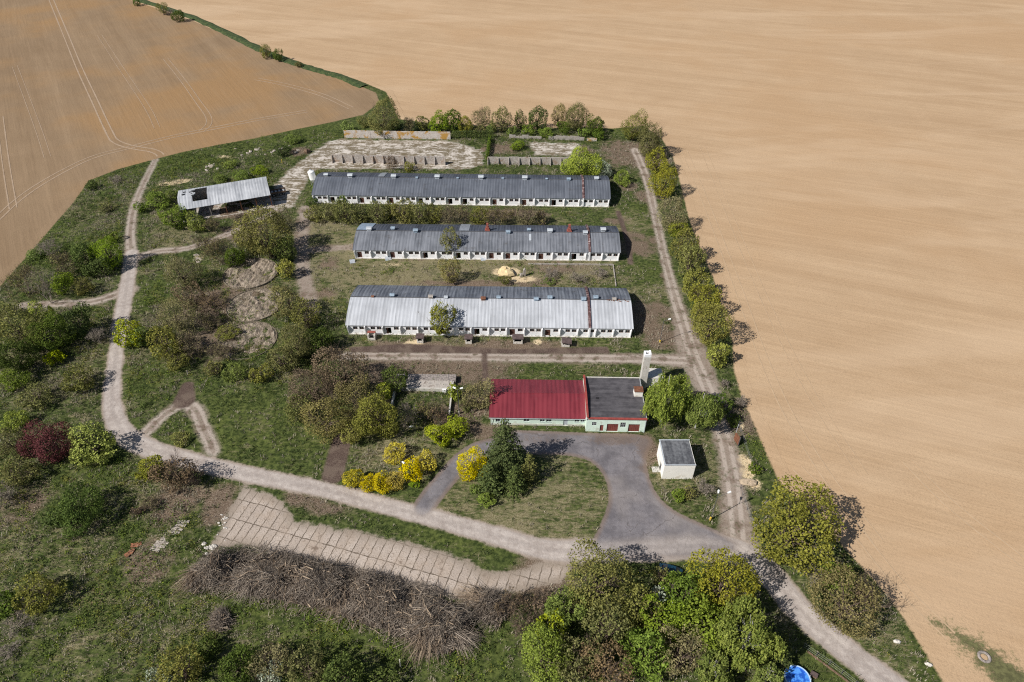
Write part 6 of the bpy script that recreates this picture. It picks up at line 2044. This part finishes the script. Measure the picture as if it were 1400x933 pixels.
def brush(label, px, wid, hgt, n, nlog, seed, name='brush_pile', **kw):
    rng = np.random.default_rng(seed)
    sp = smooth_line(PX(px), 6)
    r = thing(name, label, 'brush pile', (0, 0, 0))
    wi = np.interp(np.linspace(0, 1, len(sp)), np.linspace(0, 1, len(wid)), wid)
    hi = np.interp(np.linspace(0, 1, len(sp)), np.linspace(0, 1, len(hgt)), hgt)
    # inner mound
    vs, fs = [], []
    t = np.gradient(sp, axis=0); t /= np.linalg.norm(t, axis=1)[:, None]
    m = 9
    for k in range(len(sp)):
        nn = np.array([-t[k][1], t[k][0]])
        for j in range(m):
            u = -1 + 2 * j / (m - 1)
            p = sp[k] + nn * u * wi[k] * .85
            e = min(1, k / 3, (len(sp) - 1 - k) / 3)
            lump = .15 + 1.35 * vnoise(p[None], 3.6, 5)[0]
            vs.append((p[0], p[1], max(-.1, hi[k] * .72 * math.sqrt(max(0, 1 - u * u)) * lump * e - .05)))
        if k:
            for j in range(m - 1):
                b = (k - 1) * m + j
                fs.append((b, b + 1, b + m + 1, b + m))
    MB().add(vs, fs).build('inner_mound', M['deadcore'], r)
    sg = sticks(rng, n, sp, wi, hi, 1.0, 4.4, .014, .052, **kw)
    me = stick_mesh('branches', sg, rng, 3); me.materials.append(M['stick'])
    o = link_mesh('branches', me, None, r); o['kind'] = 'stuff'
    if nlog:
        sg = sticks(rng, nlog, sp, wi * .9, hi * 1.02, 1.5, 5.0, .05, .12, **kw)
        me = stick_mesh('logs', sg, rng, 6); me.materials.append(M['log'])
        o = link_mesh('logs', me, None, r); o['kind'] = 'stuff'
    return r


brush('long heap of cut brown branches below the slab yard', [(262, 800), (300, 782), (350, 785), (400, 795), (450, 806), (500, 820), (560, 838), (610, 862), (622, 890)], [2.2, 4.2, 5.0, 4.6, 4.8, 5.0, 5.4, 5.6, 4.2], [1.0, 2.5, 2.9, 2.3, 2.3, 2.5, 2.7, 2.9, 1.4], 15000, 900, 1)
def fan(label, px, py, ang, spread, ln, n, seed, z0=1.6):
    rg = np.random.default_rng(seed); c = W(px, py)
    segs = []
    for k in range(n):
        a = R(ang) + rg.normal(0, R(spread)); l = ln * rg.uniform(.55, 1.1); z = z0 * rg.uniform(.6, 1.3)
        p = np.array([c.x + rg.normal(0, .5), c.y + rg.normal(0, .5), z])
        q = p + np.array([math.cos(a) * l * .55, math.sin(a) * l * .55, rg.uniform(-.2, .5)])
        e = q + np.array([math.cos(a + rg.normal(0, .15)) * l * .45, math.sin(a + rg.normal(0, .15)) * l * .45, rg.uniform(-.9, .1)])
        e[2] = max(e[2], .1)
        w = rg.uniform(.02, .055)
        segs += [(p, q, w, w * .7), (q, e, w * .7, w * .3)]
    me = stick_mesh('branch_bundle', segs, rg, 4); me.materials.append(M['log' if seed % 2 else 'stick'])
    tag(link_mesh('branch_bundle', me), label, 'branches')


fan('bundle of long branches fanning out at the left tip of the brush heap', 285, 782, 225, 14, 6.5, 130, 61)
fan('pale split branches in the left third of the brush heap', 350, 800, 265, 22, 4.5, 90, 62)
fan('straw-pale branches spread in the middle of the brush heap', 468, 812, 250, 28, 5.0, 110, 63)
fan('grey branches sprawling on the crest right of the heap middle', 540, 822, 150, 30, 5.0, 110, 64)
fan('big bundle of pale branches at the lower right of the heap', 588, 866, 255, 24, 6.0, 170, 65)
fan('dark thick branches pointing at the grove from the heap end', 628, 872, 320, 26, 4.5, 90, 66)
fan('broom of thin tan twigs lying on the right end of heap', 668, 828, 160, 14, 6.0, 160, 67, 1.2)
brush('small separate heap of thin branches below the long brush heap', [(296, 862), (303, 845), (307, 838)], [1.4, 1.8, 1.2], [.5, 1.0, .5], 700, 20, 2, 'small_brush_heap', ang_sd=.5)
brush('low end of brush heap with grey broom-like twigs by red shrubs', [(640, 820), (672, 832), (690, 845)], [2.2, 3.2, 2.2], [.8, 1.5, .8], 2200, 30, 3, 'broom_heap', ang_sd=.4)
brush('reddish low brush lying along the upper edge of brush heap', [(372, 765), (420, 778), (480, 792), (540, 806)], [1.2, 1.8, 1.8, 1.0], [.5, .9, .9, .4], 2600, 0, 4, 'thin_brush', ang_sd=.8)

# ---------------------------------------------------------------- weeds and dead stalks among the grass (nobody could count them)
def undergrowth(name, mat, n_cl, per, rad, hgt, leaf, seed, dens):
    rg = np.random.default_rng(seed)
    P = np.column_stack([rg.uniform(-170, 125, n_cl * 9), rg.uniform(44, 258, n_cl * 9)])
    gi = gridix(P)
    ok = (hard[gi] < -.9) & (np.abs(P[:, 0]) < P[:, 1] * .95 + 45) & (rg.random(len(P)) < dens(gi, P))
    P = P[ok][:n_cl]
    n = len(P)
    sz = rg.uniform(.5, 1.3, n)
    C = np.repeat(P, per, 0); S = np.repeat(sz, per)
    o = rg.normal(0, 1, (n * per, 2)) * (rad * S)[:, None]
    z = np.abs(rg.normal(0, .55, n * per)) * hgt * S + .05
    pos = np.column_stack([C + o, z])
    out = np.column_stack([o * .6, np.full(len(o), .5)]); out /= np.linalg.norm(out, axis=1)[:, None]
    tone = np.clip(rg.random(n * per) * .8 + np.repeat(rg.uniform(-.1, .3, n), per), 0, 1)
    v, f, t = leaf_quads(rg, pos, out, leaf, tone)
    me = mesh_np(name, v, f, {'tone': t}); me.materials.append(mat)
    tag(link_mesh(name, me), kind='stuff')


def gridix(P):
    ix = np.clip(((P[:, 0] - X0) / (X1 - X0) * nx).round().astype(int), 0, nx)
    iy = np.clip(((P[:, 1] - Y0) / (Y1 - Y0) * ny).round().astype(int), 0, ny)
    return iy * (nx + 1) + ix


wildness = np.zeros(len(GP))
for px, py, r, v, *k in ((90, 500, 30, 1), (60, 640, 26, 1), (80, 780, 24, 1), (220, 820, 16, .8), (90, 350, 28, 1), (130, 290, 18, .7), (300, 420, 22, 1, 1.2), (400, 470, 16, 1), (300, 240, 16, .9, 3, .3), (470, 530, 14, 1), (590, 560, 9, 1), (350, 895, 14, 1, 3), (500, 890, 10, .9, 2), (200, 850, 16, 1, 1.5), (130, 870, 16, 1), (200, 680, 12, 1), (930, 800, 14, .8), (860, 880, 20, .9), (1130, 800, 12, .8, .8), (1150, 850, 8, .6), (650, 180, 12, .9, 6), (920, 310, 6, .8), (950, 400, 6, .8), (985, 500, 6, .8), (1020, 600, 7, .8), (560, 292, 5, .9, 9), (640, 368, 5, .7, 8), (790, 375, 6, .9, 2), (600, 462, 3, .6, 9), (640, 225, 3, .8, 9), (520, 735, 2.5, .8, 5, -.3)):
    wildness = np.maximum(wildness, v * blob(GP, px, py, r, *(k or [1.0])))
wn_ = np.clip((vnoise(GP, 6.5, 41) * .6 + vnoise(GP, 2.4, 42) * .4 - .42) * 5, 0, 1)
wn2 = np.clip((vnoise(GP, 7.5, 43) * .6 + vnoise(GP, 2.8, 44) * .4 - .48) * 5, 0, 1)
undergrowth('undergrowth', LM['dark'], 4200, 26, .46, .95, .24, 51, lambda gi, P: wildness[gi] * wn_[gi])
undergrowth('undergrowth', LM['olivedk'], 3200, 24, .40, .8, .22, 52, lambda gi, P: wildness[gi] * wn2[gi])
undergrowth('undergrowth', LM['green'], 1700, 24, .38, .6, .22, 53, lambda gi, P: wildness[gi] * wn_[gi] * (lush[gi] * .8 + .3))
undergrowth('dead_weeds', LM['grey'], 4200, 20, .5, .6, .20, 54, lambda gi, P: wildness[gi] * np.clip(1 - wn_[gi] * 1.2, 0, 1) * np.clip(dry[gi] * 1.6, 0, 1))
undergrowth('dead_weeds', LM['redbrown'], 3000, 20, .45, .5, .20, 55, lambda gi, P: wildness[gi] * np.clip(brown[gi] + .2, 0, 1) * wn2[gi])

# ---------------------------------------------------------------- rough grass: tufts of green and dry blades
rng = np.random.default_rng(21)
hardx = hard
def tufts(n_try, name, mat, hmin, hmax, dens, blades=7, spread=.28, w=.055):
    P = np.column_stack([rng.uniform(-175, 130, n_try), rng.uniform(44, 262, n_try)])
    gi = gridix(P)
    ok = (hard[gi] < -.6) & (np.abs(P[:, 0]) < P[:, 1] * .95 + 45) & (rng.random(n_try) < dens(gi, P))
    P = P[ok]; n = len(P)
    C = np.repeat(P, blades, 0) + rng.normal(0, spread, (n * blades, 2))
    a = rng.uniform(0, 6.28, len(C)); h = rng.uniform(hmin, hmax, len(C))
    lean = rng.uniform(.1, .8, len(C)) * h
    dx, dy = np.cos(a), np.sin(a)
    z0 = np.full(len(C), -.05)
    ww = w * rng.uniform(.7, 1.5, len(C))
    v = np.stack([np.column_stack([C[:, 0] - dy * ww, C[:, 1] + dx * ww, z0]), np.column_stack([C[:, 0] + dy * ww, C[:, 1] - dx * ww, z0]),
                  np.column_stack([C[:, 0] + dx * lean + dy * ww * .4, C[:, 1] + dy * lean - dx * ww * .4, h]), np.column_stack([C[:, 0] + dx * lean - dy * ww * .4, C[:, 1] + dy * lean + dx * ww * .4, h])], 1).reshape(-1, 3)
    me = mesh_np(name, v, np.arange(len(v)).reshape(-1, 4), {'tone': np.repeat(rng.random(len(C)), 4)})
    me.materials.append(mat)
    tag(link_mesh(name, me), kind='stuff')
    return n


def rough(gi, P):
    return np.clip(1 - np.maximum(blob(P, 730, 690, 17, 1.4), np.maximum(blob(P, 640, 330, 45, 1.6), blob(P, 880, 330, 22))), .05, 1)


patch = vnoise(GP, 5.0, 31) * .6 + vnoise(GP, 1.8, 32) * .4
M['drygrass'] = leaf_mat('dry_grass_blades', (0.22, 0.185, 0.11), (0.52, 0.46, 0.34), .2)
M['longgrass'] = leaf_mat('long_grass_blades', (0.045, 0.066, 0.018), (0.125, 0.160, 0.048), .2)
tufts(150000, 'dry_grass', M['drygrass'], .25, .7, lambda gi, P: rough(gi, P) * np.clip((patch[gi] - .42) * 4, 0, 1) * np.clip(dry[gi] * 1.5, 0, 1) * np.clip(1 - lush[gi], .2, 1) * .95, 7)
tufts(150000, 'long_grass', M['longgrass'], .2, .6, lambda gi, P: rough(gi, P) * np.clip((.62 - patch[gi]) * 4, 0, 1) * np.clip(1.1 - brown[gi], 0, 1) * .6, 7)
